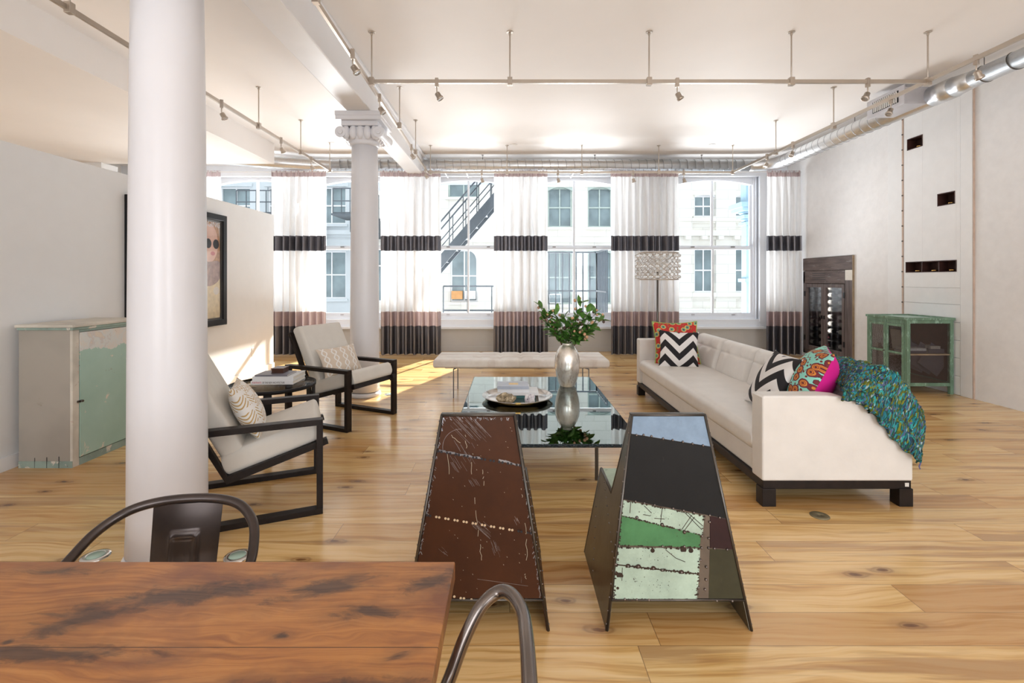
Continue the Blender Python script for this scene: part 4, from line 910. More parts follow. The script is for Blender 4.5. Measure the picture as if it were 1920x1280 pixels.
# ================================================================== GLASS COFFEE TABLE
t = thing('coffee_table', 'large rectangular glass coffee table with chipped glass edge and thin steel legs', 'coffee table', (.225, 3.88, 0)); o = t.location
hx, hy, zt_ = .58, 1.0, .42
MB().box((-hx + .004, -hy + .004, zt_ - .022), (hx - .004, hy - .004, zt_)).build('glass_top', M['glass'], t)
rn = random.Random(5); mb = MB()
def chips(a, b, nrm):
    a = Vector(a); b = Vector(b); n = int((b - a).length / .018); pts = [a.lerp(b, i / n) for i in range(n + 1)]
    rows = []
    for p in pts: rows.append([mb.bm.verts.new(p + Vector(nrm) * d + Vector((0, 0, z))) for d, z in ((-.005, 0), (rn.uniform(-.001, .003), -.002), (rn.uniform(.001, .007), -.010), (rn.uniform(-.002, .004), -.019), (-.005, -.0225))])
    for A, B in zip(rows, rows[1:]):
        for k in range(4): mb.face([A[k], B[k], B[k + 1], A[k + 1]])
chips((-hx, -hy, zt_), (hx, -hy, zt_), (0, -1, 0)); chips((hx, -hy, zt_), (hx, hy, zt_), (1, 0, 0)); chips((hx, hy, zt_), (-hx, hy, zt_), (0, 1, 0)); chips((-hx, hy, zt_), (-hx, -hy, zt_), (-1, 0, 0))
mb.build('chipped_edge', M['glassedge'], t)
for x in (-.38, .385):
    for y in (-.50, .62): MB().box((x - .011, y - .011, 0), (x + .011, y + .011, zt_ - .024)).build('leg', M['steel'], t, bevel=.002)
    MB().box((x - .011, -.50, zt_ - .045), (x + .011, .62, zt_ - .024)).build('side_rail', M['steel'], t)
for y in (-.50, .62): MB().box((-.38, y - .011, zt_ - .045), (.385, y + .011, zt_ - .024)).build('cross_rail', M['steel'], t)
# tray and what lies in it
TZ = .42; TC = (.066, 3.97)
t = thing('round_tray', 'large round silver tray on the glass coffee table', 'tray', (TC[0], TC[1], TZ))
MB().lathe([(.0, .001), (.225, .001), (.262, .010), (.285, .032), (.290, .036), (.286, .040), (.280, .036), (.258, .015), (.225, .006), (0, .006)], (0, 0, 0), 64).build('dish', M['silver'], t)
MB().cbox((0, -.287, .036), (.04, .012, .010)).build('handle', M['gold'], t)
def book(label, c, sz, rz, cov, title=None, grp=None, plate=None, ink='ink'):
    t = thing('book', label, 'book', c, rz, grp); w_, d, h = sz
    mb = MB().box((-w_ / 2, -d / 2, 0), (w_ / 2, d / 2, .003)).box((-w_ / 2, -d / 2, h - .003), (w_ / 2, d / 2, h)).box((-w_ / 2, -d / 2, 0), (w_ / 2, -d / 2 + .003, h))
    mb.build('cover', M[cov], t, bevel=.0008); MB().box((-w_ / 2 + .004, -d / 2 + .003, .003), (w_ / 2 - .004, d / 2 - .005, h - .003)).build('pages', M['page'], t)
    if title:
        x = -w_ / 2 + .012
        for s_, wd, ik, sz_ in title:
            text('spine_title', s_, sz_, frame((x, -d / 2 - .0006, h / 2), (1, 0, 0), (0, 0, 1)), M[ik], t, width=wd); x += wd + .008
    if plate: MB().box((-w_ * .13, -d * .18, h), (w_ * .17, d * .16, h + .0008)).build('cover_panel', M[plate], t)
    return t
bx, by = .065, 4.07
book('teal book at the bottom of the stack in the silver tray', (bx + .03, by, TZ + .006), (.24, .18, .022), 0, 'bookteal', grp='books in the tray')
book('white book second from the bottom in the silver tray', (bx + .02, by + .005, TZ + .028), (.31, .20, .026), 0, 'bookwhite', [('....... .....', .10, 'ink', .006)][:0] or None, grp='books in the tray')
book('slim white book second from the top in the silver tray', (bx - .03, by + .01, TZ + .054), (.265, .19, .024), .0, 'bookwhite', grp='books in the tray')
book('grey book with yellow printed panel on top of the tray stack', (bx - .035, by + .01, TZ + .078), (.26, .20, .024), .0, 'bookblue', grp='books in the tray', plate='goldprint')
book('grey book with yellow printed panel on top of the tray stack', (0, 0, 0), (.1, .1, .02), 0, 'bookgrey') if 0 else None
def rock(label, name, c, sc, mt, spikes, seed, r=.05, hs=.03):
    rr = random.Random(seed); t = thing(name, label, 'crystal', c)
    mb = MB(); bmesh.ops.create_icosphere(mb.bm, subdivisions=3, radius=r)
    for v in mb.bm.verts:
        k = 1 + .25 * math.sin(v.co.x * 90 + seed) * math.cos(v.co.y * 80) + rr.uniform(-.08, .08); v.co = Vector((v.co.x * sc[0] * k, v.co.y * sc[1] * k, max(0, (v.co.z + r * .6) * sc[2] * k)))
    mb.build('rock_base', M[mt[0]], t); mb = MB()
    for _ in range(spikes):
        a = rr.uniform(0, 2 * PI); q_ = rr.uniform(0, .95); x = math.cos(a) * q_ * r * sc[0]; y = math.sin(a) * q_ * r * sc[1]; z = r * sc[2] * 1.4 * (1 - q_ * q_ * .6)
        d = Vector((x * 8 + rr.uniform(-.3, .3), y * 8 + rr.uniform(-.3, .3), 1)).normalized(); p = Vector((x, y, z * .7)); l = rr.uniform(.4, 1) * hs
        mb.tube([p, p + d * l * .7, p + d * l], [.006, .006, .001], 6)
    mb.build('crystal_points', M[mt[1]], t)
    for ob in t.children: ob.data.polygons.foreach_set('use_smooth', [False] * len(ob.data.polygons))
    return t
rock('golden brown crystal cluster in the silver tray', 'crystal_cluster', (-.03, 3.86, TZ + .006), (1.55, .95, .8), ('pyrite', 'pyrite'), 90, 2)
rock('white and smoky quartz shell in the silver tray', 'quartz_shell', (.165, 3.84, TZ + .006), (.75, .7, .75), ('quartz', 'quartzdark'), 16, 5, hs=.022)
sl = MB(); sl.lathe([(0, 0), (.05, .001), (.055, .004), (.045, .008), (0, .010)], (0, 0, 0), 20, M=Matrix.Diagonal((1.0, .55, 1, 1))); s_ = sl.build('stone_slice', M['quartz']); s_.location = (.115, 3.775, TZ + .006); tag(s_, 'flat white stone slice lying in front of the quartz shell', 'stone')
# ------------------------------------------------ vase and branches
VX, VY = .535, 4.47
t = thing('vase', 'tall mercury glass vase on the coffee table', 'vase', (VX, VY, TZ))
vp = [(.066, 0), (.070, .004), (.084, .04), (.103, .10), (.114, .165), (.116, .22), (.109, .275), (.092, .325), (.070, .360), (.052, .376), (.047, .384), (.050, .398), (.048, .398), (.043, .384), (.066, .358), (.09, .32), (.106, .25), (.09, .12), (.05, .01), (0, .008)]
MB().lathe(vp, (0, 0, 0), 56).build('body', M['vase'], t)
bt = thing('flower_branches', 'leafy green branches with peach berries arranged in the mercury glass vase', 'bouquet', (VX, VY, TZ + .2))
rr = random.Random(11); leaves = MB(); bn = 0; berries = []
def leaf(p, d, l, wd):
    d = d.normalized(); sd = d.cross(Vector((rr.uniform(-.5, .5), rr.uniform(-.5, .5), 1))).normalized(); nn = sd.cross(d); cv = rr.uniform(.1, .35)
    rows = []
    for i in range(6):
        s_ = i / 5; w2 = wd * math.sin(PI * min(1, s_ * .93 + .04)) ** .8; c = p + d * l * s_ - nn * cv * l * s_ * s_
        rows.append([leaves.bm.verts.new(c - sd * w2 + nn * w2 * .25), leaves.bm.verts.new(c), leaves.bm.verts.new(c + sd * w2 + nn * w2 * .25)])
    for A, B in zip(rows, rows[1:]):
        for k in (0, 1): leaves.face([A[k], A[k + 1], B[k + 1], B[k]], None, True)
stems = [(-.24, .0, .49), (-.21, .04, .38), (-.12, -.05, .44), (-.16, .02, .27), (-.02, .04, .40), (.05, -.04, .36), (.13, .02, .56), (.18, -.02, .46), (.26, .03, .44), (.30, .0, .36), (.22, -.05, .28), (.11, .05, .30), (.18, .0, .22)]
for i, (x, y, z) in enumerate(stems):
    a = Vector((x * .05, y * .05, .05)); n1 = Vector((x * .14, y * .14, .20)); e = Vector((x, y, z * .82 + .10)); pts = []
    for k in range(9):
        s_ = k / 8; pts.append(a * (1 - s_) ** 2 + n1 * 2 * s_ * (1 - s_) + e * s_ * s_ + Vector((rr.uniform(-.004, .004), rr.uniform(-.004, .004), 0)))
    MB().tube(pts, [.0045 - .0028 * k / 8 for k in range(9)], 7).build('stem', M['stemwood'], bt)
    for k in range(4, 9):
        for _ in range(5 if k < 8 else 4):
            d = (pts[k] - pts[k - 1]).normalized() * .6 + Vector((rr.uniform(-1, 1), rr.uniform(-1, 1), rr.uniform(-.5, .7)))
            leaf(pts[k] + Vector((rr.uniform(-.01, .01),) * 3), d, rr.uniform(.065, .115), rr.uniform(.018, .027))
    for _ in range(6 if i in (6, 7, 0, 8, 9) else 3):
        q_ = rr.choice(pts[5:]); d = Vector((rr.uniform(-1, 1), rr.uniform(-1, 1), rr.uniform(-.1, 1.1))).normalized() * rr.uniform(.035, .07); berries.append((q_, q_ + d))
leaf(Vector((.125, .01, .53)), Vector((-.25, 0, 1)), .11, .02)
leaves.build('foliage', M['leaf'], bt)
for a, b in berries:
    mb = MB(); mb.tube([a, a.lerp(b, .5) + Vector((0, 0, .006)), b], .0011, 5, mi=1); mb.ball(b, rr.uniform(.010, .015), 10, 0, sc=(1, 1, 1.1)); mb.build('berry', [M['berry'] if rr.random() > .12 else M['darkberry'], M['stemwood']], bt)

# ================================================================== BENCH
t = thing('daybed_bench', 'long low bench with ivory hide patchwork top on thin steel legs', 'bench', (.14, 5.96, 0))
MB().cushion(2.06, .64, .095, frame((0, 0, .415), (1, 0, 0), (0, 1, 0)), edge=.02, n=64, seams=([-1.03 + 2.06 * k / 8 for k in range(1, 8)], [-.32 + .64 * k / 3 for k in range(1, 3)], .014, .010), puff=.003).build('hide_cushion', M['hide'], t)
for x in (-.80, .80):
    for y in (-.24, .24): MB().bar((x, y, 0), (x, y, .345), .012, .012, up=(0, 1, 0)).bar((x, y, .34), (x - math.copysign(.06, x), y, .362), .012, .012).build('leg', M['steel'], t)
for y in (-.24, .24): MB().box((-.90, y - .01, .352), (.90, y + .01, .368)).build('long_rail', M['steel'], t)
for x in (-.75, 0, .75): MB().box((x - .01, -.24, .352), (x + .01, .24, .366)).build('cross_rail', M['steel'], t)

# ================================================================== ARMCHAIRS
def armchair(label, loc, rz):
    t = thing('lounge_armchair', label, 'armchair', loc, rz, 'cream lounge armchairs')
    b = .034; DX = -.80; HT = .565
    for y in (-.33, .33):
        mb = MB(); w2 = .030
        mb.box((DX, y - w2, 0), (0, y + w2, b)).box((DX, y - w2, HT - b), (0, y + w2, HT)).box((-b, y - w2, b), (0, y + w2, HT - b)).box((DX, y - w2, b), (DX + b, y + w2, HT - b))
        mb.build('side_frame', M['darkwood'], t, bevel=.002)
    Fp = Vector((.035, 0, .395)); Cp = Vector((-.51, 0, .232)); Bp = Vector((-.835, 0, .86))
    d1 = (Fp - Cp).normalized(); n1 = Vector((-d1.z, 0, d1.x)); d2 = (Bp - Cp).normalized(); n2 = Vector((d2.z, 0, -d2.x))
    sf = MB()
    for y in (-.275, .275):
        yy = Vector((0, y, 0)); poly = [Cp, Fp, Fp + n1 * .036, Cp + d1 * .02 + n1 * .036 + d2 * .01, Bp + n2 * .036, Bp]
        sf.prism([p + yy - Vector((0, .022, 0)) for p in poly], (0, .044, 0))
    for p, d in ((Fp - d1 * .05 + n1 * .018, d1), (Cp + d1 * .28 + n1 * .018, d1), (Cp + d2 * .03 + n2 * .018, d2), (Bp - d2 * .03 + n2 * .018, d2)):
        sf.bar(p + Vector((0, -.27, 0)), p + Vector((0, .27, 0)), .05, .03, up=tuple(d))
    for y in (-.2975, .2975):
        for x_, z_ in ((-.017, .372), (-.66, .548)): sf.cbox((x_, y, z_), (.03, .03, .03))
    sf.build('seat_frame', M['darkwood'], t, bevel=.002)
    Ls = (Fp - Cp).length - .02; dn = [(x, y, .010, .025) for x in (-.10, .10) for y in (-.13, .13)]
    MB().cushion(Ls, .56, .13, frame(Cp + d1 * (Ls / 2 + .01) + n1 * .104, d1, (0, 1, 0)), edge=.022, n=20, puff=.006).build('seat_cushion', M['fabric'], t)
    Lb = (Bp - Cp).length - .06
    MB().cushion(Lb, .545, .12, frame(Bp - d2 * (Lb / 2 - .015) + n2 * .10, d2, (0, 1, 0)), edge=.022, n=20, dents=[(x, y, .009, .03) for x in (-.02, .17) for y in (-.12, .12)], puff=.006).build('back_cushion', M['fabric'], t)
    return t, d1, n1, d2, n2
A1 = math.atan2(-.422, .906); A2 = math.atan2(.396, .918)
armchair('cream lounge armchair with black frame, the farther one, beyond the side table', (-1.3285, 4.7375, 0), A1)
armchair('cream lounge armchair with black frame, the nearer one, behind the foreground column', (-1.257, 3.222, 0), A2)
def inlocal(loc, a, v): R = Matrix.Rotation(a, 3, 'Z'); return Vector(loc) + R @ Vector(v)
R1_ = Matrix.Rotation(A1, 3, 'Z'); R2_ = Matrix.Rotation(A2, 3, 'Z')
pillow('lumbar_pillow', 'beige lumbar pillow with white lattice on the farther armchair', .52, .30, .12, inlocal((-1.3285, 4.7375, 0), A1, (-.415, -.02, .585)), R1_ @ Vector((0, 1, 0)), R1_ @ Vector((-.42, 0, .90)), 'ogee')
pillow('lumbar_pillow', 'white pillow with gold herringbone strokes on the nearer armchair', .40, .36, .15, inlocal((-1.257, 3.222, 0), A2, (-.425, -.03, .60)), R2_ @ Vector((0, 1, 0)), R2_ @ Vector((-.45, 0, .89)), 'goldchev')

# ================================================================== ROUND SIDE TABLE
t = thing('side_table', 'round smoked glass side table with black metal frame between the armchairs', 'side table', (-2.014, 4.113, 0)); zt_ = .52; R_ = .345
MB().lathe([(0, zt_ - .010), (R_ - .012, zt_ - .010), (R_ - .012, zt_ - .002), (0, zt_ - .002)], (0, 0, 0), 64).build('glass_top', M['darkpane'], t)
MB().lathe([(R_ - .012, zt_ - .028), (R_, zt_ - .028), (R_, zt_), (R_ - .012, zt_), (R_ - .012, zt_ - .028)], (0, 0, 0), 72, cap=False).build('rim', M['black'], t)
for a in (PI, -PI / 2 + .35, .12, PI * .30):
    c, s_ = math.cos(a), math.sin(a); MB().bar((c * (R_ - .010), s_ * (R_ - .010), 0), (c * (R_ - .010), s_ * (R_ - .010), zt_ - .027), .060, .012, up=(c, s_, 0)).build('leg', M['black'], t)
for a in (0, PI / 2): MB().bar((-math.cos(a) * (R_ - .02), -math.sin(a) * (R_ - .02), .02), (math.cos(a) * (R_ - .02), math.sin(a) * (R_ - .02), .02), .03, .010).build('floor_brace', M['black'], t)
B0 = (-2.0, 4.20); zz = .52 - .002
g = 'books on the round side table'
book('white book titled Portraits of the New Architecture, bottom of the side table stack', (B0[0], B0[1], zz), (.35, .27, .030), .03, 'bookwhite', [('PORTRAITS', .075, 'redink', .021), ('OF THE NEW ARCHITECTURE', .185, 'ink', .021)], g)
book('white book with grey lettering in the middle of the side table stack', (B0[0] + .005, B0[1] + .005, zz + .030), (.34, .27, .036), .03, 'bookwhite', None, g)
book('slim black book on top of the side table stack', (B0[0] - .01, B0[1] - .03, zz + .066), (.27, .20, .014), .03, 'bookgrey', None, g)
t = thing('wooden_box', 'small dark brown wooden box on top of the side table books', 'box', (B0[0] + .01, B0[1] + .0, zz + .080), .05)
MB().box((-.048, -.06, 0), (.048, .06, .034)).build('body', M['rust'], t, bevel=.002); MB().box((-.053, -.065, .034), (.053, .065, .042)).build('lid', M['rust'], t, bevel=.002); MB().box((-.05, -.062, -.0), (.05, .062, .006)).build('base', M['rust'], t)

# ================================================================== PATCHWORK METAL CHAIRS
def metal_chair(name, label, X0, back_mat, side_mat, seat_mat):
    # X0 = middle of the back feet; sides lean inwards; solid side plates reach the floor
    Yb = 1.929; t = thing(name, label, 'chair', (X0, Yb + .27, 0), group='riveted sheet metal chairs'); o = t.location
    hw = .2925; k = .162
    def S_(s_, y, z, off=0): return Vector((s_ * (hw - k * z - off), y - o.y, z))
    bt_ = (2.061, .823)
    th = .012
    sp = [(1.929, 0), bt_, (2.085, .823), (2.17, .444), (2.43, .452), (2.484, 0)]
    for s_ in (-1, 1):
        mb = MB(); a = [mb.bm.verts.new(S_(s_, y, z)) for y, z in sp]; b = [mb.bm.verts.new(S_(s_, y, z, th)) for y, z in sp]; n = len(sp)
        tri = ((0, 1, 2, 3), (0, 3, 4, 5))
        for q_ in tri: mb.face([a[i] for i in q_]); mb.face([b[i] for i in q_][::-1])
        for i in range(n): mb.face([a[i], a[(i + 1) % n], b[(i + 1) % n], b[i]])
        sd = mb.build('side_panel', M[side_mat[0] if s_ < 0 else side_mat[-1]], t)
        # seams of rivets and welded edge strip
        mb = MB()
        for (p, q_) in ((sp[0], sp[1]), (sp[1], sp[3]), (sp[3], sp[4]), (sp[4], sp[5])):
            P0 = S_(s_, *p, .004); P1 = S_(s_, *q_, .004); mb.tube([P0, P1], .0065, 6)
        mb.build('edge_bead', M['steel'], sd); mb = MB()
        for (p, q_, n_) in ((sp[0], sp[1], 17), ((2.33, .444), (1.99, .26), 9), ((2.40, .30), (2.25, 0.02), 7)):
            for i in range(n_): c = S_(s_, *[p[j] + (q_[j] - p[j]) * (i + .5) / n_ for j in (0, 1)], -.001); mb.ball(c, .0042, 6)
        mb.build('rivets', M['rivet'], sd)
    def bk(u, z, d=0.0):      # point on the back face; u in -1..1, d = distance towards the viewer
        y = 1.929 + (2.061 - 1.929) * z / .823 - d; return Vector((u * (hw - k * z), y - o.y, z))
    zb = .111
    mb = MB(); mb.prism([bk(-1, zb), bk(1, zb), bk(1, .823), bk(-1, .823)], (0, .006, 0)); bp_ = mb.build('back_panel', M[back_mat], t)
    mb = MB()
    for a, b in (((-1, zb), (1, zb)), ((-1, .823), (1, .823))): mb.tube([bk(*a), bk(*b)], .006, 6)
    mb.build('welded_edge', M['steel'], bp_)
    def X_(s_, y, z, off): return S_(s_, y, z, off)
    mb = MB(); mb.prism([X_(-1, 2.17, .444, .012), X_(1, 2.17, .444, .012), X_(1, 2.43, .452, .012), X_(-1, 2.43, .452, .012)], (0, 0, -.006)); mb.build('seat', M[seat_mat], t)
    mb = MB(); mb.prism([X_(-1, 2.43, .452, .012), X_(1, 2.43, .452, .012), X_(1, 2.484, .0, .012), X_(-1, 2.484, .0, .012)], (0, -.006, 0)); mb.build('front_panel', M[seat_mat], t)
    mb = MB(); mb.prism([X_(-1, 2.085, .823, .012), X_(1, 2.085, .823, .012), X_(1, 2.17, .444, .012), X_(-1, 2.17, .444, .012)], (0, -.006, 0)); mb.build('backrest', M[seat_mat], t)
    mb = MB(); mb.prism([X_(-1, 2.058, .823, 0), X_(1, 2.058, .823, 0), X_(1, 2.09, .823, 0), X_(-1, 2.09, .823, 0)], (0, 0, .004)); mb.build('top_cap', M['steel'], t)
    return t, bp_, bk, hw, k
def back_uv(px, py, Xc):      # photo measurement -> position on the leaning back plane
    z = .4
    for _ in range(12): Y = 1.929 + .132 * z / .823; z = H + (CY - py) * Y / F
    return (px - CX) * Y / F - Xc, z
# --- brown chair
t, bp_, bk, hw, k = metal_chair('metal_chair', 'dark red brown sheet metal chair with punched holes in its back', -.1325, 'mbrown', ['mbrown'], 'mbrown')
def uvp(px, py, Xc): x, z = back_uv(px, py, Xc); return x / (hw - k * z), z
dark = MB(); lite = MB()
def disc(mb, px, py, Xc, r, d=.0032): c = bk(*uvp(px, py, Xc), d); mb.cyl(c, c + Vector((0, -.0008, 0)), r, 12)
for i in range(10):
    x = 825 + (975 - 825) * i / 9.2; y = 846 + (872 - 846) * i / 9.2
    for dx in (-3, 3): disc(dark, x + dx, y + dx * .17, -.1325, .0052)
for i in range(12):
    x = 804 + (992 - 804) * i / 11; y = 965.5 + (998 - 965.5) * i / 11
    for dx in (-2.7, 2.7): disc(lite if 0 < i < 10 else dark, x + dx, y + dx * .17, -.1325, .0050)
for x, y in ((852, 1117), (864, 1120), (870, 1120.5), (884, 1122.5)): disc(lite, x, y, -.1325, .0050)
dark.build('hole_discs', M['ink'], bp_); lite.build('hole_discs', simple('painted_floor_tone', (.72, .55, .36), .6), bp_)  # discs coloured as lit floor or darkness stand in for open holes
mb = MB(); rr = random.Random(21)
def strip(mb, a, b, w_, Xc, d=.0009):
    A = bk(*uvp(*a, Xc), d); B_ = bk(*uvp(*b, Xc), d); s_ = (B_ - A).cross(Vector((0, 1, 0))).normalized() * w_ / 2
    v = [mb.bm.verts.new(p) for p in (A - s_, B_ - s_, B_ + s_, A + s_)]; mb.face(v)
for a, b, n_ in (((823, 844), (905, 860), 14), ((935, 861), (975, 873), 7)):
    for i in range(n_):
        s0 = i / n_; s1 = (i + 1.1) / n_; strip(mb, (a[0] + (b[0] - a[0]) * s0, a[1] + (b[1] - a[1]) * s0 + rr.uniform(-1, 1)), (a[0] + (b[0] - a[0]) * s1, a[1] + (b[1] - a[1]) * s1 + rr.uniform(-1, 1)), rr.uniform(.004, .010), -.1325)
mb.build('bare_seam', simple('bare_grey_metal', (.30, .30, .32), .3, .7, var=.3, scale=40), bp_)
mb = MB()
for (x0, y0, x1, y1, n_, sp_) in ((868, 790, 925, 850, 26, 24), (885, 900, 905, 930, 6, 7), (895, 985, 935, 1020, 16, 12), (925, 1020, 940, 1060, 10, 10), (855, 860, 880, 900, 8, 12), (870, 840, 905, 900, 8, 22), (965, 970, 975, 990, 4, 5), (830, 1030, 850, 1048, 5, 8)):
    for _ in range(n_):
        x = x0 + rr.uniform(-sp_, sp_); y = y0 + rr.uniform(-sp_, sp_) * .8; f_ = rr.uniform(.15, .55); strip(mb, (x, y), (x + (x1 - x0) * f_, y + (y1 - y0) * f_), rr.uniform(.0004, .0012), -.1325)
strip(mb, (895, 1085), (990, 1098), .0016, -.1325)
pts = [(834 + 30 - 34 * math.cos(a), 838 - 34 * math.sin(a)) for a in [i * .16 - .3 for i in range(13)]]
for p, q_ in zip(pts, pts[1:]): strip(mb, p, q_, .0013, -.1325)
tag(mb.build('scratches', simple('grey_scratches', (.26, .22, .21), .4, .5, var=.3, scale=40), bp_), kind='stuff')
mb = MB()
for (x0, y0, x1, y1) in ((872, 815, 876, 840), (840, 850, 842, 895), (884, 860, 882, 900), (900, 1020, 903, 1050), (985, 980, 988, 1050), (978, 915, 980, 935), (845, 815, 862, 830), (905, 880, 908, 910), (890, 920, 897, 1005), (985, 1075, 986, 1085)):
    n_ = 7
    P_ = [(x0 + (x1 - x0) * i / n_ + rr.uniform(-1.6, 1.6), y0 + (y1 - y0) * i / n_) for i in range(n_ + 1)]
    for a, b in zip(P_, P_[1:]):
        if rr.random() > .25: strip(mb, a, b, .0012, -.1325)
for _ in range(40): x = rr.uniform(835, 990); y = rr.uniform(790, 1110); strip(mb, (x, y), (x + 1, y + rr.uniform(.5, 2)), .0012, -.1325)
tag(mb.build('paint_drips', simple('cream_paint_marks', (.70, .62, .45), .5), bp_), kind='stuff')
mb = MB(); rr = random.Random(9)
for a, b, n_ in (((830, 781), (968, 781), 40), ((829, 781), (785, 1040), 70), ((970, 781), (1016, 1120), 90), ((862, 1124), (1014, 1124), 40)):
    for i in range(n_):
        f_ = rr.random(); x = a[0] + (b[0] - a[0]) * f_ + rr.uniform(-1, 1) + (2.5 if a[0] < 840 and b[0] < 840 else -2.5 if a[0] > 960 else 0); y = a[1] + (b[1] - a[1]) * f_ + (rr.uniform(0, 4) if a[1] == b[1] == 781 else -rr.uniform(0, 3) if a[1] == b[1] else 0)
        strip(mb, (x, y), (x + rr.uniform(-3, 3), y + rr.uniform(1, 6)), rr.uniform(.0008, .0030), -.1325)
tag(mb.build('weld_marks', simple('silver_weld', (.28, .27, .28), .35, .6, var=.4, scale=40), bp_), kind='stuff')
# --- patchwork chair
Xc = .6775
t, bp_, bk, hw, k = metal_chair('metal_chair', 'patchwork metal chair with blue, black, mint and green plates', Xc, 'mraw', ['mraw2', 'mraw2'], 'mmint')
def Q(x, y): return uvp(1070 + x / 2.844, 750 + y / 2.844, Xc)
plates = [('blue_plate', 'mblue', [(322, 80), (724, 80), (756, 248), (314, 176)], .0010), ('black_plate', 'mblack', [(314, 178), (756, 248), (838, 632), (279, 526)], .0014),
          ('mint_plate', 'mmint', [(279, 532), (712, 616), (703, 720), (270, 612)], .0018), ('green_plate', 'mgreen', [(268, 614), (694, 716), (688, 784), (255, 772)], .0012),
          ('mint_plate', 'mmint', [(252, 784), (690, 790), (684, 922), (243, 872)], .0016), ('mint_plate', 'mmint', [(240, 878), (684, 928), (672, 1062), (226, 1060)], .0022),
          ('maroon_plate', 'mmaroon', [(742, 616), (838, 634), (876, 796), (742, 786)], .0016), ('olive_plate', 'molive', [(742, 792), (878, 798), (935, 1068), (736, 1066)], .0012)]
for nm, mt, P_, th in plates:
    mb = MB(); a = [bk(*Q(*p), 0) for p in P_]; mb.prism(a, (0, -th, 0)); ob = mb.build(nm, M[mt], bp_); ob['label'] = nm.replace('_', ' ') + ' riveted to the chair back'
mb = MB()
for (x, y) in [(350, 185), (388, 184), (430, 191), (492, 204), (543, 212), (597, 221), (648, 231), (704, 240), (345, 538), (392, 547), (446, 556), (545, 575), (600, 585), (655, 597), (740, 612), (793, 624), (740, 648), (735, 735), (734, 786), (765, 789), (833, 794), (697, 785), (691, 850), (722, 887), (720, 955), (715, 1007), (680, 997), (486, 662), (352, 624), (606, 702), (699, 722), (489, 777), (605, 778), (258, 775), (360, 885), (305, 882), (440, 895), (488, 903), (590, 915), (240, 872), (288, 1058), (352, 1060), (416, 1062), (778, 1067), (860, 1068)]:
    mb.ball(bk(*Q(x, y), .003), .0052, 8)
mb.build('rivets', M['rivet'], bp_)
mb = MB(); rr = random.Random(77)
def chip(x, y, r_, d=.0026):
    c = bk(*Q(x, y), d); n_ = rr.randint(6, 9); sx_ = rr.uniform(.6, 1.8)
    v = [mb.bm.verts.new(c + Vector((math.cos(2 * PI * i / n_) * r_ * sx_ * rr.uniform(.45, 1.25), 0, math.sin(2 * PI * i / n_) * r_ * rr.uniform(.45, 1.25)))) for i in range(n_)]; mb.face(v)
for nm, mt, P_, th in plates:
    if 'mint' not in nm and 'green' not in nm: continue
    for a, b in zip(P_, P_[1:] + P_[:1]):
        L_ = math.hypot(b[0] - a[0], b[1] - a[1])
        for i in range(int(L_ / 11)):
            f_ = rr.random(); x = a[0] + (b[0] - a[0]) * f_; y = a[1] + (b[1] - a[1]) * f_
            cx_ = sum(p[0] for p in P_) / 4; cy_ = sum(p[1] for p in P_) / 4; k_ = rr.uniform(0, .03); chip(x + (cx_ - x) * k_, y + (cy_ - y) * k_, rr.uniform(.0012, .0052))
    for i in range(26 if 'mint' in nm else 6): u_ = [rr.random() for _ in P_]; q_ = sum(u_); chip(sum(p[0] * u for p, u in zip(P_, u_)) / q_, sum(p[1] * u for p, u in zip(P_, u_)) / q_, rr.uniform(.0006, .0019))
tag(mb.build('chipped_paint', simple('dark_rust_chips', (.040, .022, .013), .7, var=.4, scale=30), bp_), kind='stuff')
mb = MB()
for (x, y, r_) in [(352, 624, .007), (486, 662, .008), (606, 702, .008), (360, 888, .012), (305, 884, .011), (440, 896, .011), (590, 917, .011), (488, 905, .007), (600, 795, .013), (640, 800, .010), (436, 800, .009), (240, 875, .007), (262, 935, .014), (245, 925, .009), (250, 1000, .006)]:
    c = bk(*Q(x, y), .0024); mb.cyl(c, c + Vector((0, -.0006, 0)), r_, 9)
for a, b in (((242, 876), (684, 926)), ((600, 590), (700, 690)), ((645, 610), (590, 690)), ((660, 620), (600, 700)), ((488, 570), (478, 650)), ((320, 540), (315, 600)), ((390, 560), (430, 600)), ((445, 628), (500, 632)), ((385, 608), (425, 615)), ((505, 795), (560, 840)), ((560, 840), (610, 860)), ((275, 890), (272, 960)), ((625, 600), (705, 670))):
    A = bk(*Q(*a), .0028); B_ = bk(*Q(*b), .0028); s_ = (B_ - A).cross(Vector((0, 1, 0))).normalized() * .0013; mb.face([mb.bm.verts.new(p) for p in (A - s_, B_ - s_, B_ + s_, A + s_)])
tag(mb.build('rust_marks', simple('dark_rust', (.035, .018, .010), .7, var=.4, scale=30), bp_), kind='stuff')

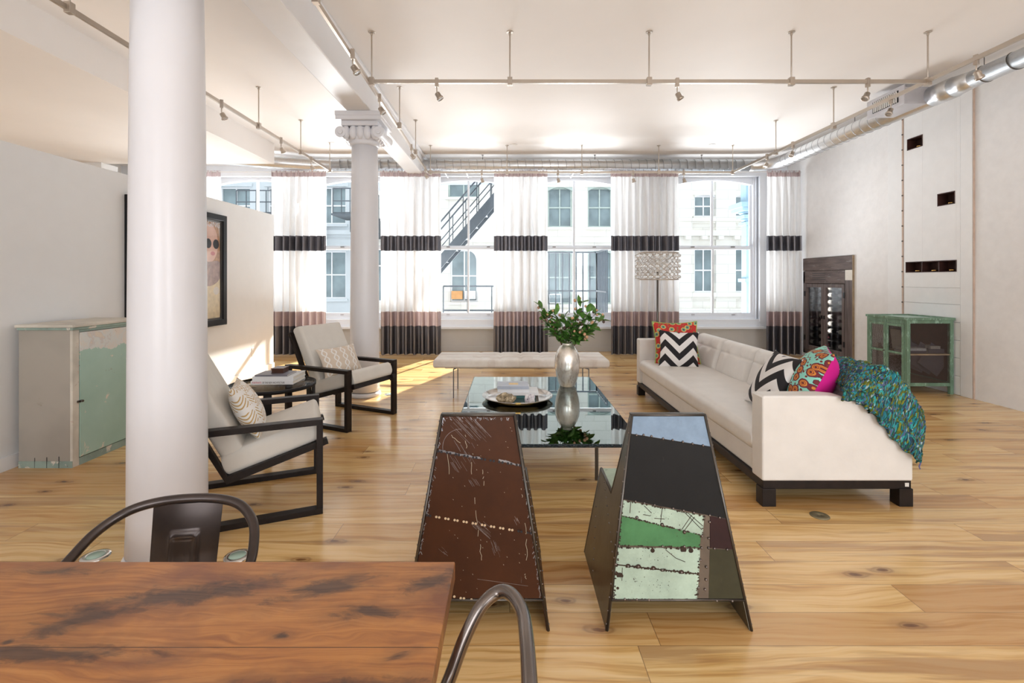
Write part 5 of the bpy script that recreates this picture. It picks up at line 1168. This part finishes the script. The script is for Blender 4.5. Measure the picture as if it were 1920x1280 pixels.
# ================================================================== DINING TABLE AND CHAIRS
t = thing('dining_table', 'reclaimed orange pine dining table with dark knots in the foreground', 'table', (-1.2, .66, 0))
MB().box((-1.1, -.456, .708), (1.075, .456, .75)).build('tabletop', M['tabletop'], t, bevel=.003)
for x in (-1.0, .60):
    for y in (-.38, .30): MB().box((x, y, 0), (x + .08, y + .08, .708)).build('leg', M['darkwood'], t, bevel=.003)
MB().box((-.96, -.34, .64), (.64, -.32, .708)).box((-.96, .32, .64), (.64, .34, .708)).build('apron', M['darkwood'], t)
def sm(P_, n=6):      # smooth a list of points
    P_ = [Vector(p) for p in P_]; out = []
    for i in range(len(P_) - 1):
        p0 = P_[max(i - 1, 0)]; p1 = P_[i]; p2 = P_[i + 1]; p3 = P_[min(i + 2, len(P_) - 1)]
        for j in range(n):
            f_ = j / n; out.append(.5 * (2 * p1 + (p2 - p0) * f_ + (2 * p0 - 5 * p1 + 4 * p2 - p3) * f_ * f_ + (3 * p1 - p0 - 3 * p2 + p3) * f_ ** 3))
    return out + [P_[-1]]
def tolix(label, loc, rz, hoop, tube_m, top=.785):
    # local: x across, y towards the front; origin under the top of the back
    t = thing('metal_dining_chair', label, 'chair', loc, rz, 'gunmetal dining chairs at the table')
    pts = sm([(-x, y, z) for x, y, z in hoop[::-1]] + [(x, y, z) for x, y, z in hoop[1:]])
    MB().tube(pts, .0125, 14).build('back_hoop', M[tube_m], t)
    sh = .445
    mb = MB(); P_ = [(-.165, .06), (.165, .06), (.19, .40), (.17, .42), (-.17, .42), (-.19, .40)]; mb.prism([(x, y, sh) for x, y in P_], (0, 0, .02)); mb.build('seat', M['bronze'], t, bevel=.008)
    # back splat: curved pressed plate from under the hoop to the seat
    mb = MB(); N = 36; rows = []; zt2 = top - .010
    for j in range(N + 1):
        s_ = j / N; z = zt2 + (sh + .01 - zt2) * s_; w2 = .090 - .010 * s_; y = .004 + .060 * s_; row = []
        for i in range(37):
            u = -1 + i / 18; dd = max(abs(u) / .42, (1 + (.24 - s_) * 9) if s_ < .5 else 0); sg_ = lambda q_: 1 / (1 + math.exp(-q_ * 30))
            emb = .009 * sg_(1 - dd) - .007 * sg_(.80 - dd)
            row.append((u * w2, y + .012 * (1 - u * u) - .006 + emb, z))
        rows.append(row)
    for side in (0, -.003):
        V_ = [[mb.bm.verts.new((x, y + side, z)) for x, y, z in r] for r in rows]
        for j in range(N):
            for i in range(36): mb.face([V_[j][i], V_[j][i + 1], V_[j + 1][i + 1], V_[j + 1][i]], None, True)
    mb.build('back_splat', M['bronze'], t)
    MB().box((-.052, .040, .46), (-.040, .060, .70)).build('splat_rib', M['bronze'], t) if 0 else None
    for x in (-1, 1):
        MB().tube(sm([(x * hoop[-1][0], hoop[-1][1], hoop[-1][2]), (x * .22, .40, sh + .12), (x * .20, .41, sh), (x * .225, .45, 0)], 4), [.012] * 13, 10).build('front_leg', M[tube_m], t)
        MB().tube([(x * .15, .07, sh), (x * .215, .0, 0)], [.014, .012], 10).build('rear_leg', M['bronze'], t)
    mb = MB()
    for a, b in (((-.19, .04, .20), (.21, .43, .20)), ((.19, .04, .20), (-.21, .43, .20))): mb.tube([a, b], .006, 8)
    mb.build('cross_brace', M['bronze'], t)
    return t
tolix('gunmetal armchair tucked behind the dining table, its round hoop rising above', (-.903, 1.36, 0), PI + .14, [(0, 0, .785), (.085, .004, .780), (.148, .022, .765), (.195, .065, .735), (.216, .12, .70), (.225, .18, .675), (.228, .28, .655), (.225, .36, .635)], 'bronze')
tolix('gunmetal armchair at the right end of the dining table, hoop seen side on', (.03, .72, 0), PI / 2, [(0, 0, .80), (.08, .001, .80), (.156, .006, .797), (.208, .025, .795), (.229, .051, .788), (.215, .085, .768), (.196, .115, .72), (.172, .142, .66), (.165, .17, .60)], 'bronzelt', .80)

# ================================================================== MINT CUPBOARD
t = thing('painted_cupboard', 'old cupboard with peeling mint green door against the left wall', 'cupboard', (-3.45, 3.90, 0)); o = t.location
X0, X1, Y0, Y1, ZT_ = -3.648 + 3.45, -3.247 + 3.45, 3.595 - 3.90, 4.26 - 3.90, 1.035
mb = MB(); mb.box((X0, Y0, 0), (X1 - .02, Y0 + .02, ZT_)); mb.build('side_panel', M['cupgrey'], t, bevel=.002)
MB().box((X0, Y1 - .02, 0), (X1 - .02, Y1, ZT_)).build('side_panel', M['cupgrey'], t)
MB().box((X0, Y0 + .02, 0), (X0 + .015, Y1 - .02, ZT_)).build('back_panel', M['cupgrey'], t)
MB().box((X0 + .015, Y0 + .02, .05), (X1 - .02, Y1 - .02, .07)).build('bottom', M['cupgrey'], t)
MB().box((X1 - .02, Y0, 0), (X1, Y0 + .055, ZT_)).build('stile', M['cupwhite'], t, bevel=.002)
MB().box((X1 - .02, Y1 - .055, 0), (X1, Y1, ZT_)).build('stile', M['cupwhite'], t, bevel=.002)
MB().box((X1 - .02, Y0 + .055, ZT_ - .03), (X1, Y1 - .055, ZT_)).build('top_rail', M['cupgreen'], t); MB().box((X1 - .02, Y0 + .055, 0), (X1, Y1 - .055, .055)).build('bottom_rail', M['cupgreen'], t)
d = MB().box((X1 - .018, Y0 + .060, .06), (X1 + .003, Y1 - .060, ZT_ - .034)).build('door', M['door'], t, bevel=.002)
MB().box((X1, Y0 + .035, .475), (X1 + .012, Y0 + .075, .49)).cyl((X1, Y0 + .065, .483), (X1 + .022, Y0 + .065, .483), .009, 10).build('latch', M['steel'], d)
for z in (.30, .86): MB().box((X1 + .002, Y1 - .095, z), (X1 + .008, Y1 - .05, z + .06)).build('hinge', M['rust'], d)
MB().box((X0 - .015, Y0 - .02, ZT_ + .008), (X1 + .02, Y1 + .02, ZT_ + .030)).build('top_board', M['cupwhite'], t, bevel=.004)
MB().box((X0 - .005, Y0 - .012, ZT_ - .012), (X1 + .012, Y1 + .01, ZT_ + .008)).build('moulding', M['cupgreen'], t, bevel=.004)
MB().box((X0, Y0 - .003, .0), (X1, Y0, .05)).build('green_edge', M['cupgreen'], t)
mb = MB()
for x in (.12, .21, .30): mb.box((X0 + x, Y0 - .0035, .0), (X0 + x + .003, Y0 - .002, .07 + x * .05))
mb.build('cracks', M['ink'], t)

M['softpane'] = m_pane('low_reflection_glass', (.98, .98, .98), .08)
# ================================================================== FRAMED POSTER
t = thing('framed_poster', 'large black framed poster with sunglasses portrait on the left wall', 'poster', (XP, 5.455, 1.52)); hy, hz = .81, .70
mb = MB()
for a, b in (((0, -hy, -hz), (.045, -hy + .075, hz)), ((0, hy - .075, -hz), (.045, hy, hz)), ((0, -hy, hz - .075), (.045, hy, hz)), ((0, -hy, -hz), (.045, hy, -hz + .075))): mb.box(a, b)
fr_ = mb.build('frame', M['black'], t, bevel=.006)
mb = MB()
for e, x in ((.082, .028), (.100, .018)):
    for a, b in (((0, -hy + .07, -hz + .07), (x, -hy + e, hz - .07)), ((0, hy - e, -hz + .07), (x, hy - .07, hz - .07)), ((0, -hy + .07, hz - e), (x, hy - .07, hz - .07)), ((0, -hy + .07, -hz + .07), (x, hy - .07, -hz + e))): mb.box(a, b)
mb.build('inner_moulding', M['steel'], t)
pr = MB().box((.004, -hy + .09, -hz + .09), (.010, hy - .09, hz - .09)).build('print', M['poster'], t)
def blob(name, pts, m, d):
    mb = MB(); v = [mb.bm.verts.new((.010 + d, y, z)) for y, z in sm_(pts)]; mb.face(v); ob = mb.build(name, m, pr)
def sm_(P_): 
    out = []; n = len(P_)
    for i in range(n):
        p0, p1, p2, p3 = [P_[(i + k) % n] for k in (-1, 0, 1, 2)]
        for j in range(5):
            f_ = j / 5; out.append(tuple(.5 * (2 * p1[k] + (p2[k] - p0[k]) * f_ + (2 * p0[k] - 5 * p1[k] + 4 * p2[k] - p3[k]) * f_ * f_ + (3 * p1[k] - p0[k] - 3 * p2[k] + p3[k]) * f_ ** 3) for k in (0, 1)))
    return out
def el(cy, cz, ry, rz, n=10): return [(cy + ry * math.cos(2 * PI * i / n), cz + rz * math.sin(2 * PI * i / n)) for i in range(n)]
blob('printed_hair', [(.22, .30), (.34, .56), (.50, .60), (.66, .55), (.705, .30), (.69, .05), (.50, .0), (.28, .05)], M['hair'], .0005); blob('printed_face', el(.50, .33, .165, .235, 12), M['skin'], .001)
blob('printed_scarf', [(.22, .06), (.50, .10), (.70, .10), (.71, -.10), (.50, -.20), (.20, -.14)], M['brownprint'], .0015)
blob('printed_sweater', [(.15, -.08), (.45, -.14), (.71, -.06), (.715, -.58), (.45, -.60), (.12, -.58)], M['knitprint'], .0012)
blob('printed_fold', el(.63, -.26, .06, .05), M['page'], .0018)
blob('printed_sunglasses', el(.625, .325, .062, .060), M['ink'], .002); blob('printed_sunglasses', el(.47, .325, .062, .060), M['ink'], .002)
blob('printed_lips', el(.56, .205, .045, .026), M['lips'], .002)
text('poster_lettering', 'AGING', .10, frame((.0125, .38, .565), (0, 1, 0), (0, 0, 1)), M['bookwhite'], pr, width=.325)
MB().box((.020, -hy + .08, -hz + .08), (.022, hy - .08, hz - .08)).build('glazing', M['softpane'], t)
ot = thing('wall_outlet', 'small white wall outlet low on the sunlit partition', 'outlet', (XP, 6.98, .36)); MB().box((0, -.036, -.058), (.006, .036, .058)).build('plate', M['greyplastic'], ot, bevel=.002)

# ================================================================== FLOOR LAMP
LX, LY = 1.955, 6.38
t = thing('floor_lamp', 'slim floor lamp with drum shade of crystal beads behind the sofa', 'floor lamp', (LX, LY, 0))
MB().lathe([(.15, 0), (.15, .012), (.02, .022), (.012, .05)], (0, 0, 0), 40).build('base', M['nickel'], t)
MB().cyl((0, 0, .03), (0, 0, 1.60), .013, 14).build('pole', M['steel'], t)
sh = MB(); R_ = .262; Z0, Z1 = 1.402, 1.748
for z in (Z0, Z1): sh.tube([(R_ * math.cos(a), R_ * math.sin(a), z) for a in [2 * PI * k / 56 for k in range(56)]], .007, 6, closed=True)
NS = 20
for k in range(NS):
    for sg in (1, -1):
        sh.tube([(R_ * math.cos(a), R_ * math.sin(a), Z0 + (Z1 - Z0) * s_ / 8) for s_ in range(9) for a in [2 * PI * (k / NS) + sg * s_ / 8 * PI * .5]], .0028, 5)
for k in range(3): a = k * 2 * PI / 3; sh.tube([(0, 0, 1.58), (R_ * math.cos(a), R_ * math.sin(a), Z1)], .003, 6)
shade = sh.build('lamp_shade', M['nickel'], t)
for j in range(5):
    for k in range(20):
        a = 2 * PI * (k + .5 * (j % 2)) / 20; MB().ball(((R_ + .012) * math.cos(a), (R_ + .012) * math.sin(a), Z0 + .035 + j * .069), .021, 10).build('crystal_bead', M['glassball'], shade)
MB().cyl((0, 0, 1.50), (0, 0, 1.57), .02, 12).ball((0, 0, 1.61), .032, 12).build('bulb', M['greyplastic'], t)

# ================================================================== WINE CABINET (built into the right wall)
t = thing('wine_cabinet', 'weathered barn wood wine cabinet with two glass doors set in the right wall', 'wine cabinet', (XR, 8.29, 0)); o = t.location
ya, yb, zb_, zt_ = 7.645 - 8.29, 8.935 - 8.29, .06, 1.785
XF = -.02
def W_(name, a, b, m, par=None, bv=.002): return MB().box(a, b).build(name, M[m], par or t, bevel=bv)
W_('side_post', (XF, ya, zb_), (.02, ya + .185, 1.54), 'barnv'); W_('side_post', (XF, yb - .05, zb_), (.02, yb, 1.54), 'barnv')
W_('header_board', (XF - .004, ya, 1.56), (.02, yb, zt_), 'barn'); W_('header_board', (XF, ya + .185, 1.335), (.02, yb, 1.555), 'barn'); W_('new_wood_patch', (XF - .001, ya + .006, 1.39), (.02, ya + .175, 1.556), 'page')
W_('base_board', (XF, ya, zb_), (.02, yb, .13), 'barn')
mb = MB()
for k in range(4): mb.box((XF - .003, .02, 1.40 + k * .035), (XF + .001, .37, 1.408 + k * .035))
mb.build('vent_slots', M['ink'], t)
for yy_, dy_ in ((ya + .195, .8), (ya + .72, -.8), (ya + .66, .8)): lamp('cabinet_fill_lamp', 'AREA', (XR + .03, 8.29 + yy_, .72), (1, dy_, 0), 4.0, (1.0, .93, .85), shape='RECTANGLE', size=.02, size_y=1.05)  # unseen fill lamps added inside so the bottles and labels show
W_('edge_trim', (XF - .01, ya - .012, zb_), (.0, ya, zt_), 'shelfwood')
W_('interior', (.50, ya, zb_), (.515, yb, zt_), 'niche'); W_('interior', (.02, ya - .004, zb_), (.5, ya, zt_), 'niche'); W_('interior', (.02, yb, zb_), (.5, yb + .004, zt_), 'niche'); W_('interior', (.02, ya, zt_ - .3), (.5, yb, zt_ - .29), 'niche'); W_('interior', (.02, ya, .12), (.5, yb, .13), 'darkwood')
y1_, y2_ = ya + .19, yb - .055; ym = (y1_ + y2_) / 2
for a, b in ((y1_, ym - .003), (ym + .003, y2_)):
    d = MB().box((XF - .006, a, .14), (.014, a + .055, 1.325)).box((XF - .006, b - .055, .14), (.014, b, 1.325)).box((XF - .006, a, 1.265), (.014, b, 1.325)).box((XF - .006, a, .14), (.014, b, .215)).build('door', M['barnv'], t, bevel=.002)
    MB().box((0, a + .05, .21), (.004, b - .05, 1.27)).build('pane', M['cabpane'], d)
    yy = a + .004 if a == y1_ else b - .004
    for z in (.30, 1.10): MB().box((XF - .012, yy - .02, z), (XF - .005, yy + .02, z + .09)).build('hinge', M['black'], d)
    yh = b - .03 if a == y1_ else a + .03
    MB().box((XF - .02, yh - .012, .72), (XF - .005, yh + .012, .78)).build('latch', M['black'], d)
for z in [.24 + .123 * k for k in range(9)]:
    W_('shelf', (.035, ya + .2, z - .012), (.40, yb - .06, z - .004), 'steel', bv=0)
WD = 'one two three four five six seven eight nine'.split(); bt0 = None; kk = 0
for r_, z in enumerate([.24 + .123 * k for k in range(9)]):
    for c_ in range(4):
        if random.Random(r_ * 31 + c_).random() < .14: continue
        y = ya + .50 + c_ * .255; kk += 1
        b_ = thing('wine_bottle', 'dark wine bottle, rack row %s from the floor, place %s from the curtain' % (WD[r_], WD[3 - c_]), 'bottle', (XR + .085, 8.29 + y - .02, z - .004 + .038), 0, 'wine bottles in the wall cabinet')
        Rm = Matrix.Rotation(PI / 2, 4, 'X')
        if bt0 is None:
            MB().lathe([(0, 0), (.036, .004), (.037, .02), (.037, .15), (.030, .175), (.014, .19), (.013, .245), (0, .245)], (0, 0, 0), 16, M=Rm).build('glass', M['bottle'], b_)
            MB().lathe([(.0376, .03), (.0376, .12)], (0, 0, 0), 16, M=Rm, cap=False).build('label', M['label'], b_); MB().lathe([(.0145, .20), (.0145, .246), (0, .247)], (0, 0, 0), 12, M=Rm).build('capsule', M['foil'], b_); bt0 = b_
        else:
            for ch in bt0.children: c2 = ch.copy(); COL.objects.link(c2); c2.parent = b_
# wooden box on the wall: conduit, outlet
t = thing('conduit', 'thin grey metal conduit running along the floor to the wall by the wine cabinet', 'conduit', (XR - .03, 7.3, .02))
MB().tube(sm([(0, .33, 0), (0, .1, 0), (0, -.10, .0), (0, -.16, .03), (0, -.175, .10), (0, -.175, .36)]), .013, 10).build('pipe', M['conduit'], t)
MB().box((-.02, -.215, .34), (.03, -.135, .46)).build('junction_box', M['greyplastic'], t, bevel=.003)

# ================================================================== GREEN CABINET
t = thing('screened_cabinet', 'chipped green wooden cabinet with wire mesh sides and two doors against the right wall', 'cabinet', (5.13, 6.22, 0)); o = t.location
X0, X1, Y0, Y1 = 4.845 - 5.13, 5.415 - 5.13, 5.89 - 6.22, 6.55 - 6.22; ZB, ZT_ = .10, .905; p = .042
def G_(name, a, b, m='green', par=None): return MB().box(a, b).build(name, M[m], par or t, bevel=.003)
for x in (X0, X1 - p):
    for y in (Y0, Y1 - p): G_('leg', (x, y, 0), (x + p, y + p, ZT_))
for y in (Y0, Y1 - p + .012):
    for z in (ZB, ZT_ - .04): G_('side_rail', (X0 + p, y, z), (X1 - p, y + p - .012, z + .04))
for x in (X0, X1 - p + .012):
    for z in (ZB, ZT_ - .05): G_('rail', (x, Y0 + p, z), (x + p - .012, Y1 - p, z + .05))
mb = MB(); e = .012; mb.box((X0 - e, Y0 - e, ZT_), (X1 + e, Y0 + .045, ZT_ + .03)).box((X0 - e, Y1 - .045, ZT_), (X1 + e, Y1 + e, ZT_ + .03)).box((X0 - e, Y0 + .045, ZT_), (X0 + .045, Y1 - .045, ZT_ + .03)).box((X1 - .045, Y0 + .045, ZT_), (X1 + e, Y1 - .045, ZT_ + .03)); mb.build('top_frame', M['green'], t, bevel=.003)
G_('top_panel', (X0 + .045, Y0 + .045, ZT_ + .002), (X1 - .045, Y1 - .045, ZT_ + .016), 'greentop')
G_('shelf', (X0 + .02, Y0 + .01, .475), (X1 - .01, Y1 - .01, .492), 'shelfwood'); G_('floor_board', (X0 + .02, Y0 + .01, ZB + .02), (X1 - .01, Y1 - .01, ZB + .036), 'shelfwood'); G_('back_board', (X1 - .012, Y0 + .03, ZB), (X1 - .004, Y1 - .03, ZT_), 'niche')
for y in (Y0 + .012, Y1 - .014): MB().box((X0 + p, y, ZB + .04), (X1 - p, y + .001, ZT_ - .04)).build('mesh_screen', M['mesh'], t)
ym = (Y0 + Y1) / 2
for a, b in ((Y0 + p + .002, ym - .003), (ym + .003, Y1 - p - .002)):
    z0, z1 = ZB + .052, ZT_ - .053; w_ = .034
    d = MB().box((X0 - .006, a, z0), (X0 + .014, a + w_, z1)).box((X0 - .006, b - w_, z0), (X0 + .014, b, z1)).box((X0 - .006, a + w_, z0), (X0 + .014, b - w_, z0 + w_)).box((X0 - .006, a + w_, z1 - w_), (X0 + .014, b - w_, z1)).box((X0 - .006, a + w_, .475), (X0 + .014, b - w_, .500)).build('door', M['green'], t, bevel=.002)
    MB().box((X0 + .004, a + w_, z0 + w_), (X0 + .005, b - w_, z1 - w_)).build('mesh_screen', M['mesh'], d)
MB().box((X0 - .012, ym - .012, ZT_ - .09), (X0 - .005, ym + .012, ZT_ - .02)).build('latch', M['green'], t); MB().cyl((X0 - .006, ym + .02, .49), (X0 - .025, ym + .02, .49), .008, 10).build('knob', M['steel'], t)
bo = (5.13, 6.22)
book('pale book at the front of the upper shelf in the green cabinet', (5.02, 6.05, .492 + .03), (.24, .18, .03), 0, 'bookwhite', grp='books inside the green cabinet')
book('dark book under the pale book in the green cabinet', (5.02, 6.06, .492), (.26, .19, .03), 0, 'bookgrey', grp='books inside the green cabinet')
book('small yellowed box shaped book on the right of the upper cabinet shelf', (5.27, 6.06, .492 + .05), (.12, .16, .035), 0, 'page', grp='books inside the green cabinet')
book('thick grey book under the yellowed book in the green cabinet', (5.27, 6.06, .492), (.20, .18, .05), 0, 'bookgrey', grp='books inside the green cabinet')
for k in range(3):
    b_ = book(('large grey folio leaning foremost in the lower cabinet', 'grey folio leaning second in the lower cabinet', 'grey folio leaning rearmost in the lower cabinet')[k], (5.20 - k * .06, 6.02 + k * .05, .20), (.30, .012, .30), 0, 'bookgrey', grp='books inside the green cabinet'); b_.rotation_euler = (0, .62 - .1 * k, 0); b_.location.z = .285
s_ = MB().box((-.15, -.004, 0), (.15, .004, .26)).build('patterned_board', M['print']); s_.location = (5.10, 6.40, ZB + .04); tag(s_, 'grey swirl patterned board in the lower part of the green cabinet', 'print')
s_ = MB().box((-.15, -.004, 0), (.15, .004, .30)).build('patterned_board', M['print']); s_.location = (5.10, 6.40, .495); tag(s_, 'grey swirl patterned board on the upper shelf of the green cabinet', 'print')
for k in range(4):
    b_ = book(('first leaning dark folder behind the green cabinet door', 'second leaning dark folder behind the green cabinet door', 'third leaning dark folder behind the green cabinet door', 'fourth leaning dark folder behind the green cabinet door')[k], (5.0 + k * .035, 6.22, .64), (.018, .18, .27), 0, 'bookgrey', grp='books inside the green cabinet'); b_.location.z = .50; b_.rotation_euler = (0, -.12, 0)
